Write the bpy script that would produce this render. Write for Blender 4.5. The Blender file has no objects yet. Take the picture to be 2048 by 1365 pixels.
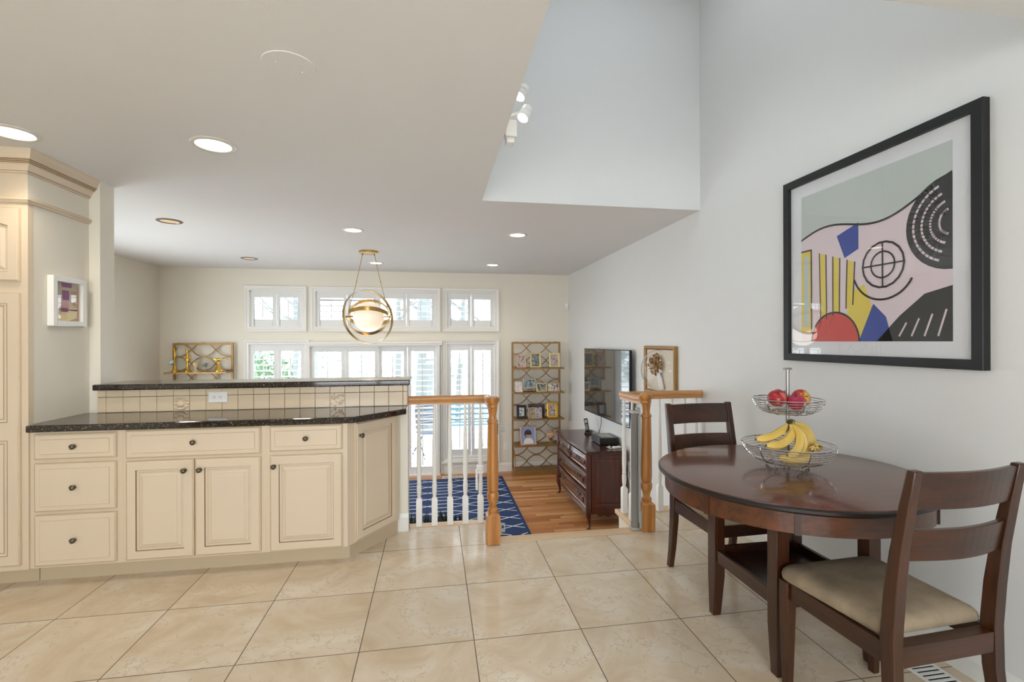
import bpy, bmesh, math, random
from mathutils import Matrix, Vector, Euler
S = bpy.context.scene
COL = S.collection
random.seed(7)
PI = math.pi

# ------------------------------------------------------------------ camera
H = 1.372
YAW = 0.162535
XL0 = -3.85
cam = bpy.data.cameras.new('camera')
cam.sensor_width = 36.0
cam.lens = 949.75 / 2048 * 36.0
cam.clip_start = 0.02
cam_o = bpy.data.objects.new('camera', cam)
COL.objects.link(cam_o)
cam_o.matrix_world = (Matrix.Translation((0, 0, H)) @ Matrix.Rotation(-YAW, 4, 'Z')
                      @ Matrix.Rotation(PI / 2, 4, 'X') @ Matrix.Rotation(-0.002913, 4, 'Z'))
S.camera = cam_o

# ------------------------------------------------------------------ view, world and added fill lights
S.view_settings.view_transform = 'Standard'
S.view_settings.look = 'None'
S.view_settings.exposure = 0.13
S.view_settings.gamma = 1.0
S.view_settings.use_curve_mapping = False
W = bpy.data.worlds.new('overcast_sky')
S.world = W
W.use_nodes = True
bg = W.node_tree.nodes['Background']
bg.inputs[0].default_value = (0.84, 0.92, 1.0, 1)
bg.inputs[1].default_value = 6.2


def area(name, loc, rot, sx, sy, power, col):
    l = bpy.data.lights.new(name, 'AREA')
    l.shape = 'RECTANGLE'
    l.size, l.size_y, l.energy, l.color = sx, sy, power, col
    o = bpy.data.objects.new(name, l)
    o.location = loc
    o.rotation_euler = rot
    COL.objects.link(o)
    return o


# fill lamps added outside two made-up, unseen windows at side and rear (the sky itself lights the other windows and the skylight well)
area('side_fill_lamp', (-4.3, 5.15, .85), (0, -PI / 2, 0), 1.3, 1.7, 26, (0.86, 0.93, 1.0))  # unseen fill lamp, added to brighten the lower room's ceiling and right wall
area('rear_fill_lamp', (-0.5, -2.75, 1.35), (PI / 2, 0, 0), 3.6, 1.7, 50, (1.0, 0.98, 0.96))  # unseen fill lamp, added to brighten the kitchen from behind the camera

# ------------------------------------------------------------------ materials


def srgb(h):
    h = h.lstrip('#')
    c = [int(h[i:i + 2], 16) / 255 for i in (0, 2, 4)]
    return tuple(x / 12.92 if x <= .04045 else ((x + .055) / 1.055) ** 2.4 for x in c) + (1,)


class NT:
    def __init__(s, name):
        s.m = bpy.data.materials.new(name)
        s.m.use_nodes = True
        s.t = s.m.node_tree
        s.b = s.t.nodes['Principled BSDF']
        s.L = s.t.links

    def n(s, kind, **kw):
        x = s.t.nodes.new(kind)
        for k, v in kw.items():
            setattr(x, k, v)
        return x

    def link(s, a, b):
        s.L.new(a, b)

    def math(s, op, a, b=None, c=None):
        x = s.n('ShaderNodeMath', operation=op)
        for i, v in enumerate((a, b, c)):
            if v is None:
                continue
            if isinstance(v, (int, float)):
                x.inputs[i].default_value = v
            else:
                s.link(v, x.inputs[i])
        return x.outputs[0]

    def mix(s, f, a, b):
        x = s.n('ShaderNodeMix', data_type='RGBA')
        for i, v in ((0, f), (6, a), (7, b)):
            if isinstance(v, (int, float)):
                x.inputs[i].default_value = v
            elif isinstance(v, tuple):
                x.inputs[i].default_value = v
            else:
                s.link(v, x.inputs[i])
        return x.outputs[2]

    def coord(s, which='Object', scale=(1, 1, 1), loc=(0, 0, 0)):
        c = s.n('ShaderNodeTexCoord')
        m = s.n('ShaderNodeMapping')
        m.inputs['Scale'].default_value = scale
        m.inputs['Location'].default_value = loc
        s.link(c.outputs[which], m.inputs[0])
        return m.outputs[0]

    def noise(s, vec, scale, detail=3, rough=.5):
        x = s.n('ShaderNodeTexNoise')
        x.inputs['Scale'].default_value = scale
        x.inputs['Detail'].default_value = detail
        x.inputs['Roughness'].default_value = rough
        if vec is not None:
            s.link(vec, x.inputs['Vector'])
        return x

    def ramp(s, fac, stops):
        x = s.n('ShaderNodeValToRGB')
        e = x.color_ramp.elements
        while len(e) < len(stops):
            e.new(.5)
        for i, (p, c) in enumerate(stops):
            e[i].position = p
            e[i].color = c
        s.link(fac, x.inputs[0])
        return x.outputs[0]

    def bump(s, h, strength, dist=.01):
        x = s.n('ShaderNodeBump')
        x.inputs['Strength'].default_value = strength
        x.inputs['Distance'].default_value = dist
        s.link(h, x.inputs['Height'])
        s.link(x.outputs[0], s.b.inputs['Normal'])


def mat(name, col, rough=.5, metal=0., var=.06, vscale=6., bump=0., bscale=80., emit=None, estr=0., spec=None, coat=0.):
    t = NT(name)
    c = srgb(col)
    nz = t.noise(t.coord(), vscale)
    lo = tuple(x * (1 - var) for x in c[:3]) + (1,)
    hi = tuple(min(1, x * (1 + var)) for x in c[:3]) + (1,)
    t.link(t.mix(nz.outputs[0], lo, hi), t.b.inputs['Base Color'])
    t.b.inputs['Roughness'].default_value = rough
    t.b.inputs['Metallic'].default_value = metal
    if spec is not None:
        t.b.inputs['Specular IOR Level'].default_value = spec
    if coat:
        t.b.inputs['Coat Weight'].default_value = coat
        t.b.inputs['Coat Roughness'].default_value = .12
    if bump:
        t.bump(t.noise(t.coord(), bscale, 2).outputs[0], bump)
    if emit:
        t.b.inputs['Emission Color'].default_value = srgb(emit)
        t.b.inputs['Emission Strength'].default_value = estr
    return t.m


def wood(name, dark, light, axis=0, rough=.35, scale=1., contrast=(.3, .75), coat=0., bands=0.):
    t = NT(name)
    sc = [14 * scale] * 3
    sc[axis] = 1.1 * scale
    v = t.coord(scale=tuple(sc))
    n1 = t.noise(v, 1.6, 6, .62)
    n2 = t.noise(t.coord(scale=tuple(x * 5 for x in sc)), 1.5, 3)
    f = t.math('ADD', t.math('MULTIPLY', n1.outputs[0], .75), t.math('MULTIPLY', n2.outputs[0], .25))
    if bands:
        w = t.n('ShaderNodeTexWave', wave_type='RINGS', rings_direction='XYZ'[axis])
        w.inputs['Scale'].default_value = 9
        w.inputs['Distortion'].default_value = 3.5
        t.link(t.coord(scale=tuple(.16 if i == axis else 1. for i in range(3))), w.inputs[0])
        f = t.math('ADD', t.math('MULTIPLY', f, 1 - bands), t.math('MULTIPLY', w.outputs[1], bands))
    t.link(t.ramp(f, [(contrast[0], srgb(dark)), (contrast[1], srgb(light))]), t.b.inputs['Base Color'])
    t.b.inputs['Roughness'].default_value = rough
    if coat:
        t.b.inputs['Coat Weight'].default_value = coat
        t.b.inputs['Coat Roughness'].default_value = .08
    t.bump(n2.outputs[0], .05)
    return t.m


def glass(name, rough=0., col=(1, 1, 1, 1), alpha=.12, spec=.5):
    # thin pane: mostly clear with a glossy surface
    t = NT(name)
    out = t.t.nodes['Material Output']
    tr = t.n('ShaderNodeBsdfTransparent')
    tr.inputs[0].default_value = col
    gl = t.n('ShaderNodeBsdfGlossy')
    gl.inputs['Roughness'].default_value = rough
    lw = t.n('ShaderNodeLayerWeight')
    lw.inputs[0].default_value = .5
    fr = t.math('ADD', t.math('MULTIPLY', t.math('POWER', lw.outputs['Facing'], 5), .93), .04)
    mx = t.n('ShaderNodeMixShader')
    t.link(fr, mx.inputs[0])
    t.link(tr.outputs[0], mx.inputs[1])
    t.link(gl.outputs[0], mx.inputs[2])
    t.link(mx.outputs[0], out.inputs[0])
    return t.m


M = {}
M['wall'] = mat('wall_paint', '#e9e3d4', .6, var=.01, bump=.05, bscale=260)
M['wallR'] = mat('wall_paint_skylight_tone', '#e4e4e2', .6, var=.01, bump=.05, bscale=260)  # same wall paint, with the skylight's neutral cast put into the colour
M['ceil'] = mat('ceiling_paint', '#e6e5e3', .75, var=.012, bump=.06, bscale=200)
M['trim'] = mat('trim_paint', '#eceae4', .35, var=.01)
M['shutter'] = mat('shutter_paint', '#e8e8e6', .35, var=.01)
M['cream'] = mat('cream_cabinet_paint', '#dccab1', .38, var=.04, vscale=3)
M['glaze'] = mat('brown_glaze_line', '#93795a', .5, var=.2, vscale=30)
M['glazelight'] = mat('rubbed_glaze_edge', '#c9b494', .45, var=.14, vscale=22)
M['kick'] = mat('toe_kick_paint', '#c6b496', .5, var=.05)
M['bronze'] = mat('antique_pewter', '#6f675c', .35, 1., var=.2, vscale=60)
M['brass'] = mat('brushed_brass', '#c2a468', .28, 1., var=.08, vscale=40)
M['brightbrass'] = mat('polished_brass', '#d7b04f', .2, 1., var=.1, vscale=30)
M['gold'] = mat('aged_gold_metal', '#9c7a4a', .45, .6, var=.18, vscale=20)
M['chrome'] = mat('chrome_wire', '#d3d3d3', .12, 1., var=.02)
M['steel'] = mat('satin_steel', '#9b9893', .3, 1., var=.05)
M['white'] = mat('white_plastic', '#f0efeb', .35, var=.01)
M['black'] = mat('black_plastic', '#17181a', .3, var=.1)
M['dark'] = mat('dark_slot', '#262422', .7, var=.1)
M['grey'] = mat('grey_gate_fabric', '#7d7a75', .75, var=.08, vscale=40, bump=.15, bscale=400)
M['greyplastic'] = mat('grey_gate_plastic', '#a9a8a3', .4, var=.05)
M['blackframe'] = mat('black_frame_lacquer', '#101314', .5, var=.1)
M['mat'] = mat('mat_board', '#e6e7ea', .8, var=.008)
M['espX'] = wood('espresso_wood_lengthwise', '#1f0e07', '#4e2812', 0, .3, coat=.12)
M['espY'] = wood('espresso_wood_depthwise', '#1f0e07', '#4e2812', 1, .3, coat=.12)
M['espZ'] = wood('espresso_wood_upright', '#1f0e07', '#522b14', 2, .3, coat=.12)
M['apronwood'] = wood('warm_apron_wood', '#2c1409', '#6f3b1c', 0, .3, coat=.15)
M['tabletop'] = wood('espresso_tabletop', '#46251a', '#7a4731', 0, .2, scale=.8, contrast=(.25, .8), coat=.35)
M['edgeblack'] = mat('worn_black_edge', '#1a100c', .35, var=.2)
M['cherryX'] = wood('cherry_wood_lengthwise', '#2a0f09', '#5a2616', 0, .22, coat=.4)
M['cherryZ'] = wood('cherry_wood_upright', '#30120a', '#632b18', 2, .25, coat=.3)
M['oakZ'] = wood('oak_post_grain', '#a0622b', '#cc9250', 2, .38, scale=.8, bands=.25, coat=.2)
M['oakX'] = wood('oak_rail_grain', '#ad723d', '#d8a66e', 0, .38, scale=.8, coat=.2)
M['oakY'] = wood('oak_rail_grain_depth', '#ad723d', '#d8a66e', 1, .38, scale=.8, coat=.2)
M['nosing'] = wood('pale_oak_nosing', '#c9a67f', '#e2c8a4', 0, .4, scale=.6)
M['nosingY'] = wood('pale_oak_nosing_depth', '#c9a67f', '#e2c8a4', 1, .4, scale=.6)
M['fabric'] = mat('taupe_suede', '#97866f', .9, var=.6, vscale=11, bump=.25, bscale=300)
M['seatlight'] = mat('beige_suede', '#b3a188', .9, var=.2, vscale=9, bump=.25, bscale=300)
M['globe'] = mat('opal_glass', '#fff4e4', .3, var=0, emit='#ffe9cf', estr=.38)
M['lens'] = mat('lit_lamp_lens', '#fff6e6', .4, var=0, emit='#fff1d8', estr=7.)
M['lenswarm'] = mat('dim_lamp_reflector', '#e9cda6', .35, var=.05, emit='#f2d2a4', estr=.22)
M['ring'] = mat('lamp_trim_white', '#dedad3', .3, var=.01)
M['ringdark'] = mat('lamp_trim_metal', '#7d7468', .35, .6, var=.05)
M['tv'] = mat('tv_glass', '#0b0d10', .03, var=0, spec=1., coat=1.)
M['tvedge'] = mat('tv_bezel', '#12171d', .25, .5, var=.05)
M['pane'] = glass('clear_pane')
M['pic'] = glass('picture_glass')
M['crystal'] = mat('blue_glass_ball', '#b9d4dd', .05, .3, var=.3, vscale=60)
M['banana'] = None
M['leaf'] = mat('dark_leaf', '#2c3a35', .6, var=.3, vscale=40)
M['shell'] = mat('pink_shell', '#c7a083', .55, var=.35, vscale=45, bump=.4, bscale=60)
M['creamglass'] = mat('cream_goblet', '#dcc593', .35, var=.06)
M['greyleaf'] = mat('grey_fan_leaf', '#6f7a6a', .6, var=.2, vscale=50)
M['petal'] = mat('dried_petal', '#b9945f', .8, var=.45, vscale=70)
M['petaldark'] = mat('dried_petal_brown', '#7c5a35', .85, var=.35, vscale=70)
M['ribbon'] = mat('white_wrap', '#e6e4e2', .6, var=.04)
M['linen'] = mat('ivory_backing', '#dcd3c3', .85, var=.05)
M['art_pink'] = mat('ink_pale_pink', '#e2d2d6', .5, var=.02)
M['art_black'] = mat('ink_black', '#1d2022', .5, var=.05)
M['art_yellow'] = mat('ink_yellow', '#e3cd55', .5, var=.03)
M['art_blue'] = mat('ink_blue', '#2a479c', .5, var=.04)
M['art_red'] = mat('ink_red', '#cf3b35', .5, var=.04)
M['art_grey'] = mat('ink_grey_green', '#c3cbc5', .5, var=.02)
M['p_purple'] = mat('print_purple', '#8d3c83', .5, var=.05)
M['p_navy'] = mat('print_navy', '#474a78', .5, var=.05)
M['p_olive'] = mat('print_olive', '#c3b596', .5, var=.04)
M['p_peach'] = mat('print_peach', '#ead2b8', .5, var=.04)
M['p_pink'] = mat('print_pink', '#dcaeae', .5, var=.04)
M['p_lilac'] = mat('print_lilac', '#cdbfc9', .5, var=.04)
M['p_tan'] = mat('print_tan', '#bf936d', .5, var=.04)
M['p_cream'] = mat('print_cream', '#efdfae', .5, var=.04)
M['skin'] = mat('print_skin', '#c9977a', .5, var=.05)
M['hair'] = mat('print_hair', '#3a2b28', .5, var=.1)
M['skyblue'] = mat('print_blue', '#8fa3cf', .5, var=.08)
M['rose'] = mat('rose_gold', '#d9b49f', .3, .4, var=.05)
M['palegold'] = mat('pale_gold_frame', '#e0cf98', .3, .4, var=.08)
M['goldframe'] = mat('bright_gold_frame', '#dbab43', .3, .5, var=.08)
M['silver'] = mat('pale_silver_frame', '#cfcac2', .3, .4, var=.08)
M['snow'] = mat('outdoor_paving', '#e6e8ea', .8, var=.05, vscale=2)
M['lawn'] = mat('outdoor_ground', '#dcdfdb', .9, var=.08, vscale=2)
M['bark'] = mat('tree_bark', '#6d7270', .9, var=.25, vscale=9)
M['post'] = mat('blue_grey_post', '#7f97a6', .6, var=.04)
M['foliage'] = mat('outdoor_leaf', '#5c7a55', .7, var=.35, vscale=12)
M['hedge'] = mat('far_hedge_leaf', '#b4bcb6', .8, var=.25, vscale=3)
M['patio'] = mat('patio_metal', '#3c4456', .5, var=.08)
M['teal'] = mat('teal_bench_paint', '#3f6f7a', .5, var=.08)
M['bananaend'] = mat('banana_tip', '#3e3020', .7, var=.2)
M['bananastem'] = mat('banana_stem', '#8f9a4a', .6, var=.2, vscale=40)


def banana_mat(name, spots):
    t = NT(name)
    v = t.coord()
    base = t.mix(t.noise(v, 14).outputs[0], srgb('#d9b04a'), srgb('#ecd077'))
    vo = t.n('ShaderNodeTexNoise')
    vo.inputs['Scale'].default_value = 95
    t.link(v, vo.inputs['Vector'])
    lo = .75 - spots * .3
    r = t.ramp(vo.outputs[0], [(lo, (0, 0, 0, 1)), (lo + .05, (1, 1, 1, 1))])
    t.link(t.mix(r, base, srgb('#4a3018')), t.b.inputs['Base Color'])
    t.b.inputs['Roughness'].default_value = .42
    return t.m


M['banana'] = banana_mat('banana_skin', .02)
M['bananaspot'] = banana_mat('freckled_banana_skin', .75)


def apple_mat(name, red, yellow, thr):
    t = NT(name)
    v = t.coord()
    n1 = t.noise(t.coord(scale=(1, 1, .5)), 16, 2)
    st = t.noise(t.coord(scale=(60, 60, 8)), 2, 2)
    f = t.math('ADD', t.math('MULTIPLY', n1.outputs[0], .8), t.math('MULTIPLY', st.outputs[0], .2))
    t.link(t.ramp(f, [(thr, srgb(red)), (thr + .16, srgb(yellow))]), t.b.inputs['Base Color'])
    t.b.inputs['Roughness'].default_value = .22
    return t.m


M['apple1'] = apple_mat('apple_skin_red', '#a8242d', '#e0967a', .55)
M['apple2'] = apple_mat('apple_skin_yellow_red', '#ae2a2c', '#d9b155', .5)
M['apple3'] = apple_mat('apple_skin_crimson', '#a92244', '#d96a6a', .6)


def tile_floor():
    t = NT('beige_floor_tile')
    g = t.n('ShaderNodeNewGeometry')
    sp = t.n('ShaderNodeSeparateXYZ')
    t.link(g.outputs['Position'], sp.inputs[0])
    T = .508
    u = t.math('DIVIDE', t.math('ADD', sp.outputs[0], .331 + 40 * T), T)
    v = t.math('DIVIDE', t.math('ADD', sp.outputs[1], -3.193 + 40 * T), T)
    fu, fv = t.math('FRACT', u), t.math('FRACT', v)
    du = t.math('ABSOLUTE', t.math('SUBTRACT', fu, .5))
    dv = t.math('ABSOLUTE', t.math('SUBTRACT', fv, .5))
    gm = t.math('GREATER_THAN', t.math('MAXIMUM', du, dv), .4955)
    cb = t.n('ShaderNodeCombineXYZ')
    t.link(t.math('FLOOR', u), cb.inputs[0])
    t.link(t.math('FLOOR', v), cb.inputs[1])
    wn = t.n('ShaderNodeTexWhiteNoise')
    t.link(cb.outputs[0], wn.inputs[0])
    add = t.n('ShaderNodeVectorMath', operation='MULTIPLY_ADD')
    t.link(wn.outputs[1], add.inputs[0])
    add.inputs[1].default_value = (9, 9, 9)
    t.link(g.outputs['Position'], add.inputs[2])
    n1 = t.noise(add.outputs[0], 2.4, 6, .62)
    n1.inputs['Distortion'].default_value = 1.2
    n2 = t.noise(add.outputs[0], 9, 5, .6)
    c = t.ramp(n1.outputs[0], [(.34, srgb('#d0bb9e')), (.5, srgb('#dccbb2')), (.66, srgb('#e4d8c5'))])
    vein = t.math('ABSOLUTE', t.math('SUBTRACT', n2.outputs[0], .5))
    vm = t.math('MULTIPLY', t.math('LESS_THAN', vein, .012), t.math('GREATER_THAN', n1.outputs[0], .52))
    c = t.mix(t.math('MULTIPLY', vm, .30), c, srgb('#a88d69'))
    hsv = t.n('ShaderNodeHueSaturation')
    t.link(c, hsv.inputs['Color'])
    t.link(t.math('ADD', t.math('MULTIPLY', wn.outputs[0], .08), .95), hsv.inputs['Value'])
    t.link(t.mix(gm, hsv.outputs[0], srgb('#6b5a49')), t.b.inputs['Base Color'])
    t.link(t.math('ADD', t.math('MULTIPLY', gm, .5), .15), t.b.inputs['Roughness'])
    t.bump(t.math('SUBTRACT', n2.outputs[0], gm), .04)
    return t.m


M['tile'] = tile_floor()


def plank_floor():
    t = NT('oak_strip_floor')
    g = t.n('ShaderNodeNewGeometry')
    sp = t.n('ShaderNodeSeparateXYZ')
    t.link(g.outputs['Position'], sp.inputs[0])
    v = t.math('DIVIDE', t.math('ADD', sp.outputs[1], 10), .062)
    row = t.math('FLOOR', v)
    wn0 = t.n('ShaderNodeTexWhiteNoise', noise_dimensions='1D')
    t.link(row, wn0.inputs['W'])
    u = t.math('ADD', t.math('DIVIDE', sp.outputs[0], .75), t.math('MULTIPLY', wn0.outputs[0], 11))
    cb = t.n('ShaderNodeCombineXYZ')
    t.link(t.math('FLOOR', u), cb.inputs[0])
    t.link(row, cb.inputs[1])
    wn = t.n('ShaderNodeTexWhiteNoise')
    t.link(cb.outputs[0], wn.inputs[0])
    mp = t.n('ShaderNodeMapping')
    mp.inputs['Scale'].default_value = (2.2, 30, 1)
    t.link(g.outputs['Position'], mp.inputs[0])
    add = t.n('ShaderNodeVectorMath', operation='MULTIPLY_ADD')
    t.link(wn.outputs[1], add.inputs[0])
    add.inputs[1].default_value = (20, 20, 20)
    t.link(mp.outputs[0], add.inputs[2])
    nz = t.noise(add.outputs[0], 1.5, 5, .6)
    f = t.math('ADD', t.math('MULTIPLY', wn.outputs[0], .6), t.math('MULTIPLY', nz.outputs[0], .4))
    c = t.ramp(f, [(.12, srgb('#94582d')), (.45, srgb('#bc7f4c')), (.85, srgb('#d9a873'))])
    e1 = t.math('GREATER_THAN', t.math('ABSOLUTE', t.math('SUBTRACT', t.math('FRACT', v), .5)), .475)
    e2 = t.math('GREATER_THAN', t.math('ABSOLUTE', t.math('SUBTRACT', t.math('FRACT', u), .5)), .497)
    t.link(t.mix(t.math('MULTIPLY', t.math('MAXIMUM', e1, e2), .55), c, srgb('#5b3217')), t.b.inputs['Base Color'])
    t.b.inputs['Roughness'].default_value = .32
    return t.m


M['planks'] = plank_floor()


def rug_mat():
    t = NT('navy_trellis_rug')
    g = t.n('ShaderNodeNewGeometry')
    sp = t.n('ShaderNodeSeparateXYZ')
    t.link(g.outputs['Position'], sp.inputs[0])
    P, A, D = .95, .132, .264
    ph = t.math('FRACT', t.math('DIVIDE', t.math('ADD', sp.outputs[0], 20.277), P))
    tri = t.math('SUBTRACT', t.math('MULTIPLY', t.math('ABSOLUTE', t.math('SUBTRACT', ph, .5)), 4), 1)
    trap = t.math('MINIMUM', t.math('MAXIMUM', t.math('MULTIPLY', tri, 1.7), -1), 1)
    ys = t.math('ADD', sp.outputs[1], 20)
    off = t.math('MULTIPLY', trap, A * .5)
    m = None
    for op in ('ADD', 'SUBTRACT'):
        fr = t.math('FRACT', t.math('DIVIDE', t.math(op, ys, off), D))
        d = t.math('ABSOLUTE', t.math('SUBTRACT', fr, .5))
        k = t.math('LESS_THAN', d, .034)
        m = k if m is None else t.math('MAXIMUM', m, k)
    bx = t.math('LESS_THAN', sp.outputs[0], .985)
    by = t.math('LESS_THAN', sp.outputs[1], 7.1)
    m = t.math('MULTIPLY', m, t.math('MULTIPLY', bx, by))
    n = t.noise(t.coord(), 60, 2)
    base = t.mix(n.outputs[0], srgb('#0e2148'), srgb('#1c3f74'))
    t.link(t.mix(m, base, srgb('#d5d9dd')), t.b.inputs['Base Color'])
    t.b.inputs['Roughness'].default_value = .95
    t.bump(t.noise(t.coord(), 300, 2).outputs[0], .4)
    return t.m


M['rug'] = rug_mat()


def granite():
    t = NT('dark_speckled_granite')
    v = t.coord()
    a = t.noise(v, 95, 3, .65)
    b = t.noise(v, 40, 3, .6)
    c = t.ramp(a.outputs[0], [(.42, srgb('#14100d')), (.56, srgb('#2d231b')), (.64, srgb('#6a5542')), (.72, srgb('#8f8a86'))])
    c2 = t.mix(t.math('MULTIPLY', b.outputs[0], .35), c, srgb('#15110e'))
    t.link(c2, t.b.inputs['Base Color'])
    t.b.inputs['Roughness'].default_value = .06
    t.b.inputs['Specular IOR Level'].default_value = .75
    return t.m


M['granite'] = granite()
M['ctile'] = mat('cream_glazed_tile', '#e0ccae', .18, var=.05, vscale=8)
M['grout'] = mat('brown_grout', '#7c6a55', .8, var=.08)


def photo_mat(i, cols):
    t = NT('photo_print')
    v = t.coord(loc=(i * 3.1, i * 1.7, i * .9))
    n = t.noise(v, 26, 2, .5)
    n.inputs['Distortion'].default_value = .8
    st = [(.28 + .44 * k / (len(cols) - 1), srgb(c)) for k, c in enumerate(cols)]
    t.link(t.ramp(n.outputs[0], st), t.b.inputs['Base Color'])
    t.b.inputs['Roughness'].default_value = .25
    return t.m


# ------------------------------------------------------------------ mesh building


class MB:
    def __init__(s):
        s.v, s.f, s.mi, s.sm = [], [], [], []

    def add(s, vs, fs, m=0, smooth=False, X=None):
        o = len(s.v)
        for p in vs:
            p = Vector(p)
            s.v.append(X @ p if X is not None else p)
        for f in fs:
            s.f.append([i + o for i in f])
            s.mi.append(m)
            s.sm.append(smooth)
        return s

    def box(s, a, b, m=0, X=None):
        x0, x1 = sorted((a[0], b[0]))
        y0, y1 = sorted((a[1], b[1]))
        z0, z1 = sorted((a[2], b[2]))
        v = [(x0, y0, z0), (x1, y0, z0), (x1, y1, z0), (x0, y1, z0), (x0, y0, z1), (x1, y0, z1), (x1, y1, z1), (x0, y1, z1)]
        f = [(0, 3, 2, 1), (4, 5, 6, 7), (0, 1, 5, 4), (1, 2, 6, 5), (2, 3, 7, 6), (3, 0, 4, 7)]
        return s.add(v, f, m, False, X)

    def loft(s, loops, m=0, smooth=False, caps=True, closed=True, X=None):
        n = len(loops[0])
        v = [p for L in loops for p in L]
        f = []
        for k in range(len(loops) - 1):
            for i in range(n if closed else n - 1):
                j = (i + 1) % n
                f.append((k * n + i, k * n + j, (k + 1) * n + j, (k + 1) * n + i))
        if caps:
            f.append(tuple(range(n))[::-1])
            f.append(tuple((len(loops) - 1) * n + i for i in range(n)))
        return s.add(v, f, m, smooth, X)

    def lathe(s, prof, c=(0, 0, 0), seg=24, m=0, smooth=True, X=None, caps=True):
        L = []
        for r, z in prof:
            L.append([(c[0] + r * math.cos(2 * PI * i / seg), c[1] + r * math.sin(2 * PI * i / seg), c[2] + z) for i in range(seg)])
        return s.loft(L, m, smooth, caps, True, X)

    def tube(s, pts, r, seg=8, m=0, caps=True, closed=False, X=None):
        pts = [Vector(p) for p in pts]
        n = len(pts)
        rs = r if isinstance(r, (list, tuple)) else [r] * n
        L = []
        up = None
        for i, p in enumerate(pts):
            if closed:
                t = (pts[(i + 1) % n] - pts[i - 1]).normalized()
            else:
                t = (pts[min(i + 1, n - 1)] - pts[max(i - 1, 0)]).normalized()
            if up is None:
                up = Vector((0, 0, 1)) if abs(t.z) < .9 else Vector((1, 0, 0))
            a = t.cross(up)
            a = a.normalized() if a.length > 1e-6 else t.orthogonal().normalized()
            b = a.cross(t).normalized()
            up = b
            L.append([tuple(p + (a * math.cos(2 * PI * k / seg) + b * math.sin(2 * PI * k / seg)) * rs[i]) for k in range(seg)])
        if closed:
            L.append(L[0])
        return s.loft(L, m, True, caps and not closed, True, X)

    def strip(s, pts, w, th, wdir=(0, 1, 0), m=0, closed=False, X=None):
        # flat bar swept along pts; w along wdir, th perpendicular
        pts = [Vector(p) for p in pts]
        wd = Vector(wdir).normalized()
        n = len(pts)
        L = []
        for i, p in enumerate(pts):
            t = (pts[(i + 1) % n] - pts[i - 1]) if closed else (pts[min(i + 1, n - 1)] - pts[max(i - 1, 0)])
            t.normalize()
            q = t.cross(wd).normalized() * th / 2
            ww = wd * w / 2
            L.append([tuple(p + ww + q), tuple(p - ww + q), tuple(p - ww - q), tuple(p + ww - q)])
        if closed:
            L.append(L[0])
        return s.loft(L, m, False, not closed, True, X)

    def prism(s, poly, z0, z1, m=0, X=None, smooth=False):
        return s.loft([[(x, y, z0) for x, y in poly], [(x, y, z1) for x, y in poly]], m, smooth, True, True, X)

    def sphere(s, c, r, seg=20, rings=12, m=0, X=None, sq=(1, 1, 1)):
        pr = []
        L = []
        for k in range(rings + 1):
            a = -PI / 2 + PI * k / rings
            rr, zz = max(math.cos(a), 1e-3) * r, math.sin(a) * r
            L.append([(c[0] + sq[0] * rr * math.cos(2 * PI * i / seg), c[1] + sq[1] * rr * math.sin(2 * PI * i / seg), c[2] + sq[2] * zz) for i in range(seg)])
        return s.loft(L, m, True, True, True, X)

    def rings(s, loops, mats, X=None, back=None):
        # nested loops (each same count); mats per band, last loop capped
        n = len(loops[0])
        for k in range(len(loops) - 1):
            vs = list(loops[k]) + list(loops[k + 1])
            s.add(vs, [(i, (i + 1) % n, n + (i + 1) % n, n + i) for i in range(n)], mats[k], False, X)
        s.add(loops[-1], [tuple(range(n))], mats[len(loops) - 1], False, X)
        s.add(loops[0], [tuple(range(n))[::-1]], mats[0], False, X)
        return s

    def build(s, name, mats, parent=None, bevel=0., seg=2, world=False, angle=38, weld=True):
        if not isinstance(mats, (list, tuple)):
            mats = [mats]
        inv = None
        if parent is not None and world:
            Mx = Matrix.Identity(4)
            p = parent
            while p is not None:
                Mx = p.matrix_basis @ Mx
                p = p.parent
            inv = Mx.inverted()
        me = bpy.data.meshes.new(name)
        me.from_pydata([tuple(inv @ v) if inv else tuple(v) for v in s.v], [], s.f)
        for m in mats:
            me.materials.append(M[m] if isinstance(m, str) else m)
        me.polygons.foreach_set('material_index', s.mi)
        me.polygons.foreach_set('use_smooth', s.sm)
        bm = bmesh.new()
        bm.from_mesh(me)
        if weld:
            bmesh.ops.remove_doubles(bm, verts=bm.verts, dist=1e-5)
        bmesh.ops.recalc_face_normals(bm, faces=bm.faces)
        bm.to_mesh(me)
        bm.free()
        if any(s.sm):
            me.set_sharp_from_angle(angle=math.radians(angle))
        o = bpy.data.objects.new(name, me)
        COL.objects.link(o)
        if parent is not None:
            o.parent = parent
        if bevel:
            b = o.modifiers.new('bevel', 'BEVEL')
            b.width = bevel
            b.segments = seg
            b.limit_method = 'ANGLE'
            b.angle_limit = math.radians(35)
        return o


def tag(o, label=None, cat=None, group=None, kind=None):
    if label:
        o['label'] = label
    if cat:
        o['category'] = cat
    if group:
        o['group'] = group
    if kind:
        o['kind'] = kind
    return o


def thing(name, label, cat, loc=(0, 0, 0), rz=0., group=None):
    o = bpy.data.objects.new(name, None)
    COL.objects.link(o)
    o.empty_display_size = .05
    o.location = loc
    o.rotation_euler = (0, 0, rz)
    o.matrix_basis  # keep
    return tag(o, label, cat, group)


def struct(name, mb, m, **kw):
    o = mb.build(name, m, **kw)
    o['kind'] = 'structure'
    return o


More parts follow.
